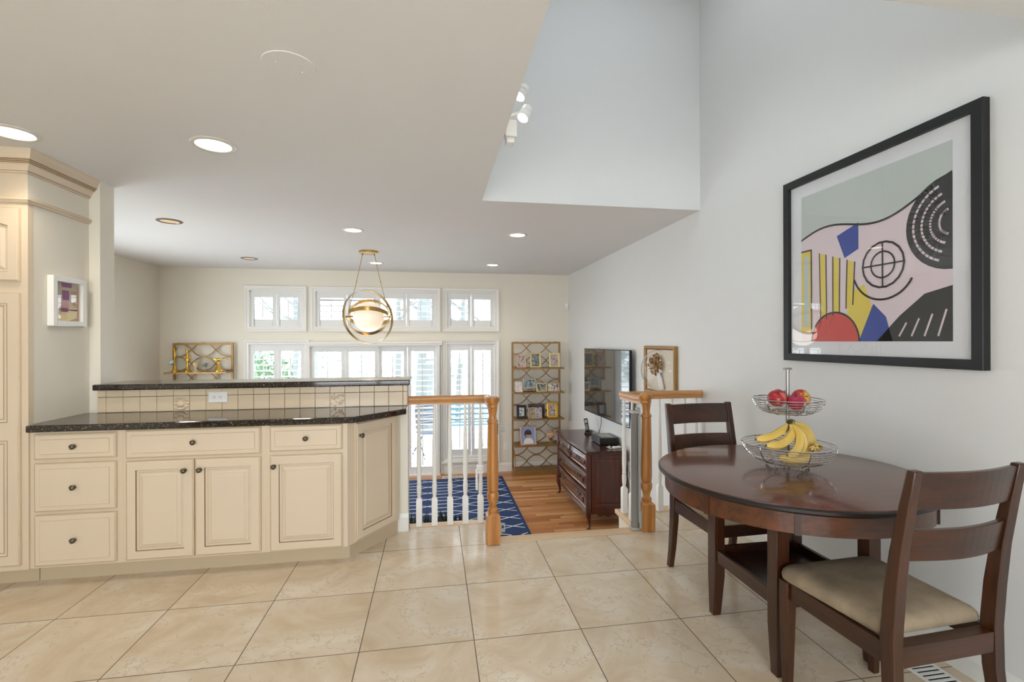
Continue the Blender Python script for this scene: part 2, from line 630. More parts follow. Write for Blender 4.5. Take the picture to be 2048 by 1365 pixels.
def dup(root, loc, rz, label, group=None):
    r = root.copy()
    COL.objects.link(r)
    r.location = loc
    r.rotation_euler = (0, 0, rz)
    tag(r, label, None, group)
    for ch in list(root.children):
        c = ch.copy()
        COL.objects.link(c)
        c.parent = r
        for g in list(ch.children):
            d = g.copy()
            COL.objects.link(d)
            d.parent = c
    return r


def rect(x0, z0, x1, z1, y):
    return [(x0, y, z0), (x1, y, z0), (x1, y, z1), (x0, y, z1)]


# ------------------------------------------------------------------ setting
XR, XL, YF, YB = 2.155, -3.85, 7.47, -2.6
ZC, ZL = 2.44, -0.70
T = .12
YD = 3.62        # edge of the upper floor

# upper floor, with the notch where the steps go down
fl = MB()
fl.prism([(XL, YB), (XR, YB), (XR, YD - .07), (1.52, YD - .07), (1.52, 3.262), (.385, 3.262), (.385, YD - .07), (XL, YD - .07)], -.14, 0)
struct('floor', fl, 'tile')
nz = MB()
nz.box((.385, 3.193, -.03), (1.52, 3.30, .004))
struct('trim_1', nz, 'nosing', bevel=.006)
nz = MB()
nz.box((.36, 3.262, -.03), (.42, YD, .004))
nz.box((1.445, 3.30, -.03), (1.53, YD + .06, .004))
struct('trim_2', nz, 'nosingY', bevel=.006)
nz = MB()
nz.box((-.19, YD - .07, -.03), (.36, YD + .02, .004))
nz.box((1.53, YD - .07, -.03), (XR, YD + .06, .004))
struct('trim_3', nz, 'nosing', bevel=.006)
# lower floor
lf = MB()
lf.box((XL, 3.6, ZL - .1), (XR, YF, ZL))
struct('floor_lower', lf, 'planks')
# face of the upper floor above the lower room, and sides of the notch
kw = MB()
kw.box((-.19, YD - .07, ZL), (.39, YD, -.03))
kw.box((.36, 3.30, ZL), (.39, YD - .07, -.03))
kw.box((1.47, YD - .07, ZL), (XR, YD + .03, -.03))
kw.box((1.47, 3.30, ZL), (1.50, YD - .07, -.03))
struct('wall_landing', kw, 'wall')
# steps hidden below the nosing
st = MB()
for k in range(4):
    zt = -.175 * (k + 1)
    if k < 3:
        st.box((.40, 3.30 + .25 * k, zt - .03), (1.46, 3.58 + .25 * k, zt))
    st.box((.40, 3.29 + .25 * k, zt), (1.46, 3.305 + .25 * k, zt + .146))
struct('trim_4', st, ['nosing'])

# walls
w = MB()
w.box((XR, YB, ZL), (XR + T, YF + .15, ZC))
w.box((XR, YB, ZC), (XR + T, 3.69, 4.65))
struct('wall_right', w, 'wallR')
w = MB()
w.box((XL - T, YB, ZL), (XL, 4.2, ZC))
w.box((XL - T, 6.1, ZL), (XL, YF + .15, ZC))
w.box((XL - T, 4.2, ZL), (XL, 6.1, .15))
w.box((XL - T, 4.2, 1.75), (XL, 6.1, ZC))
struct('wall_left', w, 'wall')
wn = MB()
for y in (4.2, 5.12, 6.04):
    wn.box((XL - .09, y, .15), (XL - .03, y + .06, 1.75))
wn.box((XL - .09, 4.26, .15), (XL - .03, 6.04, .21))
wn.box((XL - .09, 4.26, 1.69), (XL - .03, 6.04, 1.75))
struct('added_window_8', wn, 'trim')  # unseen window, added so the side fill reaches the lower room
w = MB()
w.box((XL, YB - T, 0), (-2.3, YB, ZC))
w.box((1.3, YB - T, 0), (XR + T, YB, ZC))
w.box((-2.3, YB - T, 0), (1.3, YB, .5))
w.box((-2.3, YB - T, 2.2), (1.3, YB, ZC))
struct('wall_rear', w, 'wallR')
wn = MB()
for x in (-2.3, -1.1, .1, 1.24):
    wn.box((x, YB - .09, .5), (x + .06, YB - .03, 2.2))
wn.box((-2.3, YB - .09, .5), (1.3, YB - .03, .56))
wn.box((-2.3, YB - .09, 2.14), (1.3, YB - .03, 2.2))
struct('added_window_7', wn, 'trim')  # unseen window, added as an opening for the rear fill
# dividing wall: full height behind the pantry, half height under the bar
w = MB()
w.box((XL, 3.54, ZL), (-2.178, 3.68, ZC))
struct('wall_divider', w, 'wall')
w = MB()
w.box((-2.178, 3.52, ZL), (-.19, 3.68, 1.058))
struct('wall_half', w, 'wall')

# ceiling with the skylight well
WX, WY0, WY1, WZ = .362, 1.284, 3.593, 4.6
c = MB()
c.box((XL, YB, ZC), (WX, WY1, ZC + .1))
c.box((WX, YB, ZC), (XR, WY0 - .1, ZC + .1))
c.box((XL, WY1, ZC), (WX - .1, WY1 + .1, ZC + .1))
c.box((XL, WY1 + .1, ZC), (XR + T, YF + .15, ZC + .1))
struct('ceiling', c, 'ceil')
c = MB()
c.box((WX - .1, WY1, ZC), (XR + T, WY1 + .1, WZ))
struct('wall_well_far', c, 'wallR')
c = MB()
c.box((WX - .1, WY0, ZC + .1), (WX, WY1, WZ))
struct('wall_well_left', c, 'wallR')
c = MB()
c.box((WX - .1, WY0 - .1, ZC), (XR, WY0, WZ))
struct('wall_well_near', c, 'wallR')
c = MB()
SX0, SX1, SY0, SY1 = .80, 1.75, 1.78, 2.68
c.box((WX - .1, WY0 - .1, WZ), (SX0, WY1 + .1, WZ + .06))
c.box((SX1, WY0 - .1, WZ), (XR + T, WY1 + .1, WZ + .06))
c.box((SX0, WY0 - .1, WZ), (SX1, SY0, WZ + .06))
c.box((SX0, SY1, WZ), (SX1, WY1 + .1, WZ + .06))
struct('ceiling_well', c, 'wallR')
c = MB()
c.box((SX0, SY0, WZ + .03), (SX1, SY1, WZ + .036))
struct('window_6', c, 'pane')

# ------------------------------------------------------------------ far wall with shuttered windows
wins = [(-2.655, -1.94, 1.595, 2.12), (-1.74, .022, 1.595, 2.12), (.206, .94, 1.595, 2.12),
        (-2.665, -1.90, -.43, 1.325), (-1.825, .095, ZL, 1.315), (.204, .94, -.43, 1.322)]
w = MB()
xs = sorted({XL, XR} | {a[0] for a in wins} | {a[1] for a in wins})
zs = sorted({ZL, ZC} | {a[2] for a in wins} | {a[3] for a in wins})
for i in range(len(xs) - 1):
    for j in range(len(zs) - 1):
        cx, cz = (xs[i] + xs[i + 1]) / 2, (zs[j] + zs[j + 1]) / 2
        if not any(a[0] < cx < a[1] and a[2] < cz < a[3] for a in wins):
            w.box((xs[i], YF, zs[j]), (xs[i + 1], YF + .15, zs[j + 1]))
struct('wall_far', w, 'wall')


def casing(x0, x1, z0, z1, cw, bottom=True):
    m = MB()
    y = YF
    pr = [(0, 0), (0, .012), (.012, .018), (cw * .45, .016), (cw * .6, .024), (cw, .028), (cw, 0)]   # (outwards from opening, depth)
    L = []
    for o, d in pr:
        L.append([(x0 - o, y - d, z0 - (o if bottom else 0)), (x1 + o, y - d, z0 - (o if bottom else 0)), (x1 + o, y - d, z1 + o), (x0 - o, y - d, z1 + o)])
    n = 4
    for k in range(len(L) - 1):
        for i in range(4):
            if not bottom and i == 0:
                continue
            j = (i + 1) % 4
            m.add([L[k][i], L[k][j], L[k + 1][j], L[k + 1][i]], [(0, 1, 2, 3)])
    # jamb lining
    for (a, b) in (((x0, y, z0), (x0 + .012, y + .12, z1)), ((x1 - .012, y, z0), (x1, y + .12, z1)), ((x0, y, z1 - .012), (x1, y + .12, z1))):
        m.box(a, b)
    if bottom:
        m.box((x0, y, z0), (x1, y + .12, z0 + .012))
    return m


def shutter(parent, x0, x1, z0, z1, top, bot, stile, y, tilt=6., nl=None, mid=None):
    """one shutter panel: frame mesh, louvres mesh, tilt rod"""
    f = MB()
    f.box((x0, y, z0), (x0 + stile, y + .028, z1))
    f.box((x1 - stile, y, z0), (x1, y + .028, z1))
    f.box((x0 + stile, y, z1 - top), (x1 - stile, y + .028, z1))
    f.box((x0 + stile, y, z0), (x1 - stile, y + .028, z0 + bot))
    p = f.build('shutter_panel', 'shutter', parent, bevel=.003)
    g0, g1 = z0 + bot, z1 - top
    n = max(2, round((g1 - g0) / .0845))
    lm = MB()
    a = math.radians(tilt)
    for k in range(n):
        zc = g0 + (g1 - g0) * (k + .5) / n + .012
        L = []
        for q in range(8):
            th = 2 * PI * q / 8
            yy, zz = .040 * math.cos(th), .0045 * math.sin(th)
            L.append((yy * math.cos(a) - zz * math.sin(a), yy * math.sin(a) + zz * math.cos(a)))
        lm.loft([[(xx, y + .014 + q[0], zc + q[1]) for q in L] for xx in (x0 + stile, x1 - stile)], 0, True)
    lm.build('louvers', 'shutter', p)
    r = MB()
    xm = (x0 + x1) / 2
    r.box((xm - .006, y - .034, g0 + .03), (xm + .006, y - .024, g1 - .03))
    r.build('tilt_rod', 'shutter', p)
    return p


YS = YF + .008
names = ['window_1', 'window_2', 'window_3', 'window_4', 'door_1', 'window_5']
panels = [2, 4, 2, 2, 4, 2]
for (x0, x1, z0, z1), nm, np_ in zip(wins, names, panels):
    upper = z0 > 1
    door = nm == 'door_1'
    fr = struct(nm, casing(x0, x1, z0, z1, .072 if not door else .03, bottom=not door), 'trim')
    pn = MB()
    pn.box((x0 + .012, YF + .10, z0), (x1 - .012, YF + .105, z1))
    pn.build('pane', 'pane', fr)
    sf = MB()
    for k in range(np_ // 2 + 1):
        x = x0 + (x1 - x0) * k / (np_ // 2)
        sf.box((max(x - .022, x0), YF + .085, z0), (min(x + .022, x1), YF + .12, z1))
    sf.box((x0, YF + .085, z1 - .04), (x1, YF + .12, z1))
    sf.box((x0, YF + .085, z0), (x1, YF + .12, z0 + .05))
    sf.build('sash', 'trim', fr)
    a, b = x0 + .006, x1 - .006
    wd = (b - a) / np_
    for k in range(np_):
        if door:
            px = [(-1.815, -1.328), (-1.324, -.842), (-.842, -.412), (-.405, .045)][k]
            yy = YS + (0 if k in (0, 1) else .036 if k == 2 else .036)
            shutter(fr, px[0], px[1], ZL + .02, 1.305, .088, .10, .05, yy, 6)
        else:
            t = 6
            if nm == 'window_2' and k < 2:
                t = 30
            shutter(fr, a + wd * k + .003, a + wd * (k + 1) - .003, z0 + .006, z1 - .006, .088, .10, .046, YS, t)
    if door:
        v = MB()
        v.box((-1.86, YF - .062, 1.31), (.125, YF - .001, 1.335))
        v.box((-1.86, YF - .07, 1.335), (.13, YF - .001, 1.37))
        v.box((-1.82, YF - .05, 1.295), (.09, YF - .03, 1.31))
        v.build('valance', 'trim', fr, bevel=.004)
        v = MB()
        v.box((x0, YF - .06, ZL), (x1, YF + .13, ZL + .022))
        v.build('threshold', 'white', fr)
        v = MB()
        v.box((x1 - .055, YF - .045, ZL + .02), (x1 - .01, YF, 1.31))
        v.build('side_track', 'trim', fr, bevel=.003)
    elif not upper:
        v = MB()
        v.box((x0 - .1, YF - .045, z0 - .10), (x1 + .08, YF - .001, z0 - .072))
        v.box((x0 - .085, YF - .025, z0 - .12), (x1 + .07, YF - .001, z0 - .10))
        v.build('sill', 'trim', fr, bevel=.004)

# baseboards


def baseboard(name, a, b, z, nrm, h=.13, m='trim'):
    mb = MB()
    ax, ay = a
    bx, by = b
    nx, ny = nrm
    prof = [(0, 0), (.014, 0), (.014, h - .03), (.008, h - .008), (.004, h), (0, h)]
    mb.loft([[(px + nx * d, py + ny * d, z + zz) for d, zz in prof] for px, py in ((ax, ay), (bx, by))])
    return struct(name, mb, m)


baseboard('baseboard_far', (.13, YF - .0005), (XR, YF - .0005), ZL, (0, -1), .14)
baseboard('baseboard_far_left', (XL, YF - .0005), (-1.86, YF - .0005), ZL, (0, -1), .14)
baseboard('baseboard_right_lower', (XR - .0005, 4.0), (XR - .0005, YF - .02), ZL, (-1, 0), .14)
baseboard('baseboard_left_lower', (XL + .0005, 3.7), (XL + .0005, YF - .02), ZL, (1, 0), .14)
baseboard('baseboard_right', (XR - .0005, YB), (XR - .0005, 3.54), 0, (-1, 0), .105)
baseboard('baseboard_half', (-.262, 3.5195), (-.186, 3.5195), 0, (0, -1), .13)

# ------------------------------------------------------------------ outdoors
g = MB()
g.box((XL - T, YF + .16, -.92), (9, 11.495, -.80))
struct('floor_terrace', g, 'snow')
g = MB()
g.box((-25, 11.5, -.95), (25, 40, -.85))
g.box((-25, -14, -.95), (XL - T - .05, 11.49, -.85))  # unseen side and rear ground, added to stop sky light from below
g.box((XL - T - .04, -14, -.95), (25, YB - T - .05, -.85))
struct('floor_lawn', g, 'lawn')


def leafball(mb, c, r, n, size, m=0, sq=(1, 1, 1)):
    for _ in range(n):
        a, b = random.random() * 2 * PI, math.acos(2 * random.random() - 1)
        rr = r * random.random() ** .4
        p = Vector((c[0] + sq[0] * rr * math.sin(b) * math.cos(a), c[1] + sq[1] * rr * math.sin(b) * math.sin(a), c[2] + sq[2] * rr * math.cos(b)))
        X = Matrix.Translation(p) @ Euler((random.random() * 6, random.random() * 6, random.random() * 6)).to_matrix().to_4x4()
        s = size * (.6 + .8 * random.random())
        mb.add([(-s, 0, 0), (0, -s * .4, s * .08), (s, 0, 0), (0, s * .4, s * .08)], [(0, 1, 2, 3)], m, False, X)


def tree(label, x, y, h, r, lean, br):
    t = thing('bare_tree', label, 'tree', (x, y, -.85), 0, 'bare trees outside')
    m = MB()
    pts = [(lean * k / 6 * h * .2 + random.uniform(-.05, .05), 0, h * k / 6) for k in range(7)]
    m.tube(pts, [r * (1 - .11 * k) for k in range(7)], 9)
    m.build('trunk', 'bark', t)
    b = MB()
    for k in range(br):
        z0 = h * (.35 + .6 * k / br)
        a = random.choice((0, PI)) + random.uniform(-.6, .6)
        p = Vector((lean * z0 * .2, 0, z0))
        q = [p]
        d = Vector((math.cos(a), math.sin(a) * .5, .6))
        for s_ in range(5):
            d = (d + Vector((random.uniform(-.4, .4), random.uniform(-.3, .3), random.uniform(-.15, .3)))).normalized()
            q.append(q[-1] + d * .38)
        b.tube(q, [.045, .036, .028, .02, .013, .006], 6)
    b.build('branches', 'bark', t)
    return t


tree('thick grey tree trunk outside the right door panel', -.22, 12.4, 6., .26, .0, 9)
tree('slender leaning tree outside the right lower window', .62, 13.2, 6.5, .09, .35, 10)
tree('thin branching tree outside the upper right window', 1.9, 14., 7., .10, -.15, 14)
tree('small forked tree outside the upper middle window', -1.2, 15.5, 7., .11, .1, 12)
tree('thin tree outside the upper left window', -3.9, 14., 7., .09, .2, 12)
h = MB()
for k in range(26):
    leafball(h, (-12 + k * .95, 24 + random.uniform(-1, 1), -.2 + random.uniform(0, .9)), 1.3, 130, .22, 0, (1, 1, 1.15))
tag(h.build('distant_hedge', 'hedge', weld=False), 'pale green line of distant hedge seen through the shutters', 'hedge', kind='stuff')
t = thing('leafy_shrub', 'green leafy shrub outside the lower left window', 'shrub', (-3.05, 9.0, -.80))
b = MB()
for k in range(7):
    b.tube([(0, 0, 0), (random.uniform(-.25, .25), random.uniform(-.2, .2), 1.0), (random.uniform(-.5, .5), random.uniform(-.3, .3), 1.8)], [.02, .014, .006], 5)
b.build('stems', 'bark', t)
b = MB()
leafball(b, (0, 0, 1.45), .62, 420, .075)
tag(b.build('foliage', 'foliage', t, weld=False), kind='stuff')
for x, lb in ((-3.47, 'blue grey porch post outside the lower left window'), (-2.36, 'blue grey porch post outside the leftmost door panel')):
    p = MB()
    p.box((x - .08, 9.9, -.80), (x + .08, 10.06, 3.2))
    p.box((x - .11, 9.87, -.80), (x + .11, 10.09, -.68))
    tag(p.build('porch_post', 'post', bevel=.01), lb, 'post', 'porch posts')
# folding patio chair and bench on the terrace
t = thing('patio_chair', 'dark metal patio chair on the terrace outside the glass door', 'chair', (-.10, 9.2, -.80), .5)
f = MB()
for sx in (-.22, .22):
    f.tube([(sx, -.25, 0), (sx, .02, .42), (sx, .14, .92)], .016, 6)
    f.tube([(sx, .25, 0), (sx, -.2, .46)], .016, 6)
f.tube([(-.22, .14, .92), (.22, .14, .92)], .016, 6)
f.build('frame', 'patio', t)
f = MB()
f.box((-.21, -.2, .43), (.21, .14, .455))
f.build('seat', 'patio', t, bevel=.006)
f = MB()
for k in range(4):
    f.box((-.2, .05 + .025 * k, .56 + .09 * k), (.2, .065 + .025 * k, .62 + .09 * k))
f.build('back_slats', 'patio', t)
t = thing('garden_bench', 'teal slatted garden bench outside the right lower window', 'bench', (.86, 10.2, -.80))
f = MB()
for k in range(4):
    f.box((-.65, .18, .45 + .11 * k), (.65, .21, .52 + .11 * k))
f.build('backrest', 'teal', t, bevel=.004)
f = MB()
for k in range(4):
    f.box((-.65, -.24 + .11 * k, .40), (.65, -.15 + .11 * k, .43))
f.build('seat', 'teal', t, bevel=.004)
for sx in (-.6, .6):
    for y in (-.2, .19):
        f = MB()
        f.box((sx - .025, y - .02, 0), (sx + .025, y + .02, .4 if y < 0 else .86))
        f.build('leg', 'teal', t)

# ------------------------------------------------------------------ recessed lights
lights = [(-2.11, 2.79, 'recessed ceiling light cut by the left picture edge', 1), (-1.174, 2.794, 'large lit recessed light in the kitchen ceiling right of the pantry', 1),
          (-2.30, 4.62, 'unlit amber recessed light nearest the wall column', 0), (-.763, 4.727, 'lit recessed light in front of the pendant lamp', 1),
          (.83, 4.70, 'lit recessed light nearest the skylight well corner', 1), (-2.33, 6.54, 'faint recessed light at far left near the window wall', 2),
          (-.776, 6.66, 'lit recessed light behind the pendant lamp canopy', 1), (.81, 6.60, 'lit recessed light at far right near the window wall', 1)]
for x, y, lb, on in lights:
    t = thing('recessed_light', lb, 'ceiling light', (x, y, ZC), 0, 'recessed ceiling lights')
    R = .088 if y < 3 else .078
    m = MB()
    m.lathe([(R + .022, 0), (R + .022, -.004), (R + .010, -.009), (R, -.008), (R - .006, -.001), (R - .006, 0)], seg=32)
    m.build('trim_ring', 'ring' if on == 1 else 'ringdark', t)
    m = MB()
    m.lathe([(R - .004, -.0025), (.001, -.0025 - .004)], seg=32)
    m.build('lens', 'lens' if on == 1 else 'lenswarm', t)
    if on:
        l = bpy.data.lights.new('lamp', 'SPOT')
        l.spot_size = math.radians(140)
        l.spot_blend = .8
        l.shadow_soft_size = .07
        l.energy = 17 if y < 3 else 20 if on == 1 else 8
        l.color = (1.0, .90, .76)
        lo = bpy.data.objects.new('lamp', l)
        COL.objects.link(lo)
        lo.parent = t
        lo.location = (0, 0, -.02)
m = MB()
m.lathe([(.098, 0), (.096, -.003), (.001, -.003)], (-.55, 1.95, ZC), 40)
m.sphere((-.51, 1.98, ZC - .007), .003, 8, 6)
m.sphere((-.59, 1.92, ZC - .007), .003, 8, 6)
tag(m.build('ceiling_cover_plate', 'ceil'), 'round white blank cover plate on the kitchen ceiling', 'cover plate')

# ------------------------------------------------------------------ pendant lamp
PX, PY, PZ = -.765, 5.83, 1.665
t = thing('pendant_lamp', 'brass armillary pendant lamp with opal globe hanging before windows', 'pendant lamp', (PX, PY, ZC))
m = MB()
m.lathe([(.11, 0), (.11, -.022), (.104, -.026), (.002, -.026)], seg=36)
m.build('canopy', 'brass', t)
for sx in (-1, 1):
    m = MB()
    m.tube([(sx * .066, 0, -.026), (sx * .070, 0, -.05)], .007, 8)
    m.tube([(sx * .07, 0, -.045), (sx * .150, 0, -.42), (sx * .245, 0, PZ - ZC + .01)], .004, 8)
    m.sphere((sx * .137, 0, -.36), .008, 8, 6)
    m.build('hanging_rod', 'brass', t)
    m = MB()
    m.tube([(sx * .175, 0, PZ - ZC), (sx * .265, 0, PZ - ZC)], .011, 12)
    m.build('pivot', 'brass', t)
m = MB()
m.sphere((0, 0, PZ - ZC), .178, 36, 24)
m.build('globe', 'globe', t)


def band(name, R, rx, rz, w):
    m = MB()
    X = Matrix.Translation((0, 0, PZ - ZC)) @ Matrix.Rotation(rz, 4, 'Z') @ Matrix.Rotation(rx, 4, 'X')
    L = []
    for k in range(64):
        a = 2 * PI * k / 64
        L.append([(rr * math.cos(a), rr * math.sin(a), zz) for rr, zz in ((R, -w / 2), (R, w / 2), (R - .004, w / 2), (R - .004, -w / 2))])
    L.append(L[0])
    m.loft(L, 0, True, False, True, X)
    return m.build(name, 'brass', t)


band('ring', .245, math.radians(-21), 0, .05)
band('ring', .245, math.radians(57), 0, .05)
band('ring', .322, math.radians(82), math.radians(38), .046)
l = bpy.data.lights.new('bulb', 'POINT')
l.energy = 5
l.shadow_soft_size = .17
l.color = (1, .9, .78)
lo = bpy.data.objects.new('bulb', l)
COL.objects.link(lo)
lo.parent = t
lo.location = (0, 0, PZ - ZC - .2)

# ------------------------------------------------------------------ track light in the well
t = thing('spotlight_fixture', 'white two-headed spotlight fixture mounted inside the skylight well', 'spotlight', (WX, 2.52, 2.60))
m = MB()
m.box((0, -.16, -.08), (.022, .14, .02))
m.build('base_plate', 'white', t, bevel=.006)
for (y, z, dx) in ((-.06, .06, .088), (-.09, -.065, .10)):
    a = MB()
    a.tube([(.02, y + .02, z + .01), (dx, y, z + .03)], .010, 8)
    a.build('arm', 'white', t)
    X = Matrix.Translation((dx + .008, y, z + .02)) @ Matrix.Rotation(math.radians(28), 4, 'Y') @ Matrix.Rotation(math.radians(-15), 4, 'X')
    a = MB()
    a.lathe([(.018, .05), (.028, .04), (.030, .012), (.026, .010), (.026, .006), (.031, .004), (.031, -.03), (.029, -.03), (.028, -.01)], seg=20, X=X)
    hd = a.build('head', 'white', t)
    a = MB()
    a.lathe([(.028, -.024), (.02, -.030), (.001, -.032)], seg=20, X=X)
    a.build('lens', 'lens', hd)
m = MB()
m.box((.02, .01, -.12), (.085, .07, -.03))
m.box((.03, .03, -.145), (.075, .10, -.10))
m.build('transformer_box', 'white', t, bevel=.008)

# ------------------------------------------------------------------ cabinets


def door_rings(w, h, arch=0., drawer=False, flat=False):
    """nested loops for a raised panel front, local x right, z up, out = -y"""
    N = 14

    def loop(ins, y, a=arch):
        x0, x1, z0, z1 = ins, w - ins, ins, h - ins
        if not a:
            return rect(x0, z0, x1, z1, -y)
        pts = [(x0, -y, z0), (x1, -y, z0)]
        for k in range(N + 1):
            u = k / N
            x = x1 + (x0 - x1) * u
            pts.append((x, -y, z1 - (a if ins > .03 else 0) * (2 * u - 1) ** 2))
        return pts
    if drawer:
        st = [(0, 0, 0), (0, .012, 2), (.006, .0145, 0), (.009, .018, 0), (.030, .018, 2), (.0325, .0205, 0)]
    else:
        st = [(0, 0, 0), (0, .012, 2), (.006, .0145, 0), (.009, .018, 0), (.052, .018, 1), (.055, .010, 0), (.066, .009, 2), (.069, .010, 0), (.088, .0165, 2), (.090, .0165, 0)]
    loops = [loop(i, y) for i, y, _ in st]
    mats = [m for _, _, m in st]
    return loops, mats


CM = ['cream', 'glaze', 'glazelight']


def front(parent, name, x0, z0, x1, z1, y, drawer=False, knob=None, label=None, arch=0.):
    m = MB()
    X = Matrix.Translation((x0, y, z0))
    L, ms = door_rings(x1 - x0, z1 - z0, arch, drawer)
    m.rings(L, ms, X)
    d = m.build(name, CM, parent)
    if knob:
        k = MB()
        KX = Matrix.Translation((knob[0], y - .018, knob[1])) @ Matrix.Rotation(PI / 2, 4, 'X')
        k.lathe([(.010, 0), (.008, .004), (.0055, .008), (.006, .014), (.013, .018), (.0155, .022), (.015, .026), (.011, .030), (.009, .029), (.006, .031), (.001, .032)], seg=18, X=KX)
        k.build('knob', 'bronze', d)
    return d


FY = 3.07      # cabinet face plane; each unit's origin sits on it


def unit(name, label, x0, x1):
    t = thing(name, label, 'cabinet', (x0, FY, 0), 0, 'cream base cabinets')
    w_ = x1 - x0
    b = MB()
    b.box((0, .0, .10), (w_, .435, .868))
    b.build('carcass', 'cream', t)
    k = MB()
    k.box((0, .068, 0), (w_, .42, .0995))
    k.build('toe_kick', 'kick', t)
    return t


u1 = unit('drawer_cabinet', 'cream cabinet with three stacked drawers beside the tall pantry', -2.241, -1.776)
for z0, z1 in ((.712, .856), (.418, .690), (.112, .400)):
    front(u1, 'drawer', .028, z0, .438, z1, -.0005, True, (.233, (z0 + z1) / 2))
u2 = unit('double_door_cabinet', 'wide cream cabinet with one long drawer above two doors', -1.7755, -1.004)
front(u2, 'drawer', .022, .700, .746, .864, -.0005, True, (.384, .785))
front(u2, 'door', .022, .112, .380, .684, -.0005, False, (.335, .622))
front(u2, 'door', .386, .112, .746, .684, -.0005, False, (.417, .622))
u3 = unit('single_door_cabinet', 'cream cabinet with one small drawer above a single door', -1.0035, -.531)
front(u3, 'drawer', .025, .708, .443, .864, -.0005, True, (.234, .785))
front(u3, 'door', .025, .106, .443, .684, -.0005, False, (.052, .622))
# angled end cabinet
ax, ay, bx, by = -.530, 3.07, -.252, 3.462
ang = math.atan2(by - ay, bx - ax)
ln = math.hypot(bx - ax, by - ay)
u4 = thing('corner_cabinet', 'angled cream end cabinet with one tall door beside the railing', 'cabinet', (ax, ay, 0), ang, 'cream base cabinets')
u4.rotation_euler = (0, 0, ang)
b = MB()
b.prism([(ax, ay), (bx, by), (bx, 3.505), (ax, 3.505)], .10, .868)
b.build('carcass', 'cream', u4, world=True)
b = MB()
b.prism([(ax, 3.138), (-.262, 3.488), (-.262, 3.505), (ax, 3.505)], 0, .0995)
b.build('toe_kick', 'kick', u4, world=True)
front(u4, 'door', .055, .112, ln - .04, .858, -.0005, False, (.085, .776))
# filler between straight and angled toe kick: corner post of the third unit
# worktop
m = MB()
poly = [(-2.2405, 3.035), (-.492, 3.035), (-.19, 3.34), (-.19, 3.505), (-2.2405, 3.505)]
m.prism(poly, .869, .908)
tag(m.build('worktop', 'granite', bevel=.007, seg=3), 'dark speckled granite worktop on the cream base cabinets', 'worktop')
m = MB()
m.box((-2.176, 3.455, 1.0585), (-.172, 3.79, 1.097))
tag(m.build('bar_top', 'granite', bevel=.007, seg=3), 'raised granite bar top capping the half wall', 'worktop')
# backsplash tiles
t = thing('tiled_backsplash', 'cream square tile backsplash between worktop and bar top', 'backsplash', (-1.2, 3.519, .9085))
m = MB()
m.box((-2.176, 3.511, .909), (-.192, 3.5195, 1.057))
m.build('grout_bed', 'grout', t, world=True)
m = MB()
p = .1001
x = -1.7245 - 5 * p
rel = []
while x < -.19:
    a, b2 = max(x + .0012, -2.175), min(x + p - .0012, -.193)
    if b2 - a > .01:
        isrel = abs(x + 1.7245) < .01 or abs(x + 1.7245 - 10 * p) < .01
        if isrel:
            rel.append((a, b2))
        else:
            m.box((a, 3.503, .9105), (b2, 3.512, 1.0085))
        m.box((a, 3.503, 1.0115), (b2, 3.512, 1.0565))
    x += p
m.build('tiles', 'ctile', t, world=True, bevel=.002)
for k, (a, b2) in enumerate(rel):
    m = MB()
    m.box((a, 3.504, .9105), (b2, 3.512, 1.0085))
    cx, cz = (a + b2) / 2, .96
    if k == 0:
        m.sphere((cx - .006, 3.502, cz - .004), .026, 16, 10, sq=(1, .45, .85))
        for q in range(10):
            an = q * .63
            m.sphere((cx + .038 * math.cos(an), 3.503, cz + .037 * math.sin(an)), .012, 8, 6, sq=(1, .5, .7))
        for s_ in (-1, 1):
            m.tube([(cx - .04, 3.502, cz + .03 * s_), (cx, 3.499, cz + .040 * s_), (cx + .042, 3.502, cz + .022 * s_)], [.004, .007, .003], 6)
    else:
        random.seed(3)
        for q in range(34):
            m.sphere((cx + random.uniform(-.041, .041), 3.503, cz + random.uniform(-.041, .041)), random.uniform(.005, .010), 8, 5, sq=(1, .6, .8))
    tag(m.build('relief_tile', 'ctile', t, world=True), ['fruit relief tile', 'leafy relief tile'][k])


def outlet(name, label, loc, rz, horizontal, group=None):
    t = thing(name, label, 'outlet', loc, rz, group)
    w_, h_ = (.118, .072) if horizontal else (.072, .118)
    m = MB()
    m.box((-w_ / 2, -.006, -h_ / 2), (w_ / 2, 0, h_ / 2))
    m.build('cover_plate', 'white', t, bevel=.0025)
    for s_ in (-1, 1):
        dx, dz = (s_ * .0195, 0) if horizontal else (0, s_ * .0195)
        m = MB()
        m.box((dx - .014, -.0075, dz - .014), (dx + .014, -.005, dz + .014))
        for a in (-.006, .006):
            if horizontal:
                m.box((dx - .003, -.0085, dz + a - .001), (dx + .005, -.0074, dz + a + .001), 1)
            else:
                m.box((dx + a - .001, -.0085, dz - .003), (dx + a + .001, -.0074, dz + .005), 1)
        if horizontal:
            m.box((dx - .010, -.0085, dz - .002), (dx - .006, -.0074, dz + .002), 1)
        else:
            m.box((dx - .002, -.0085, dz - .010), (dx + .002, -.0074, dz - .006), 1)
        m.build('socket', ['white', 'dark'], t)
    return t


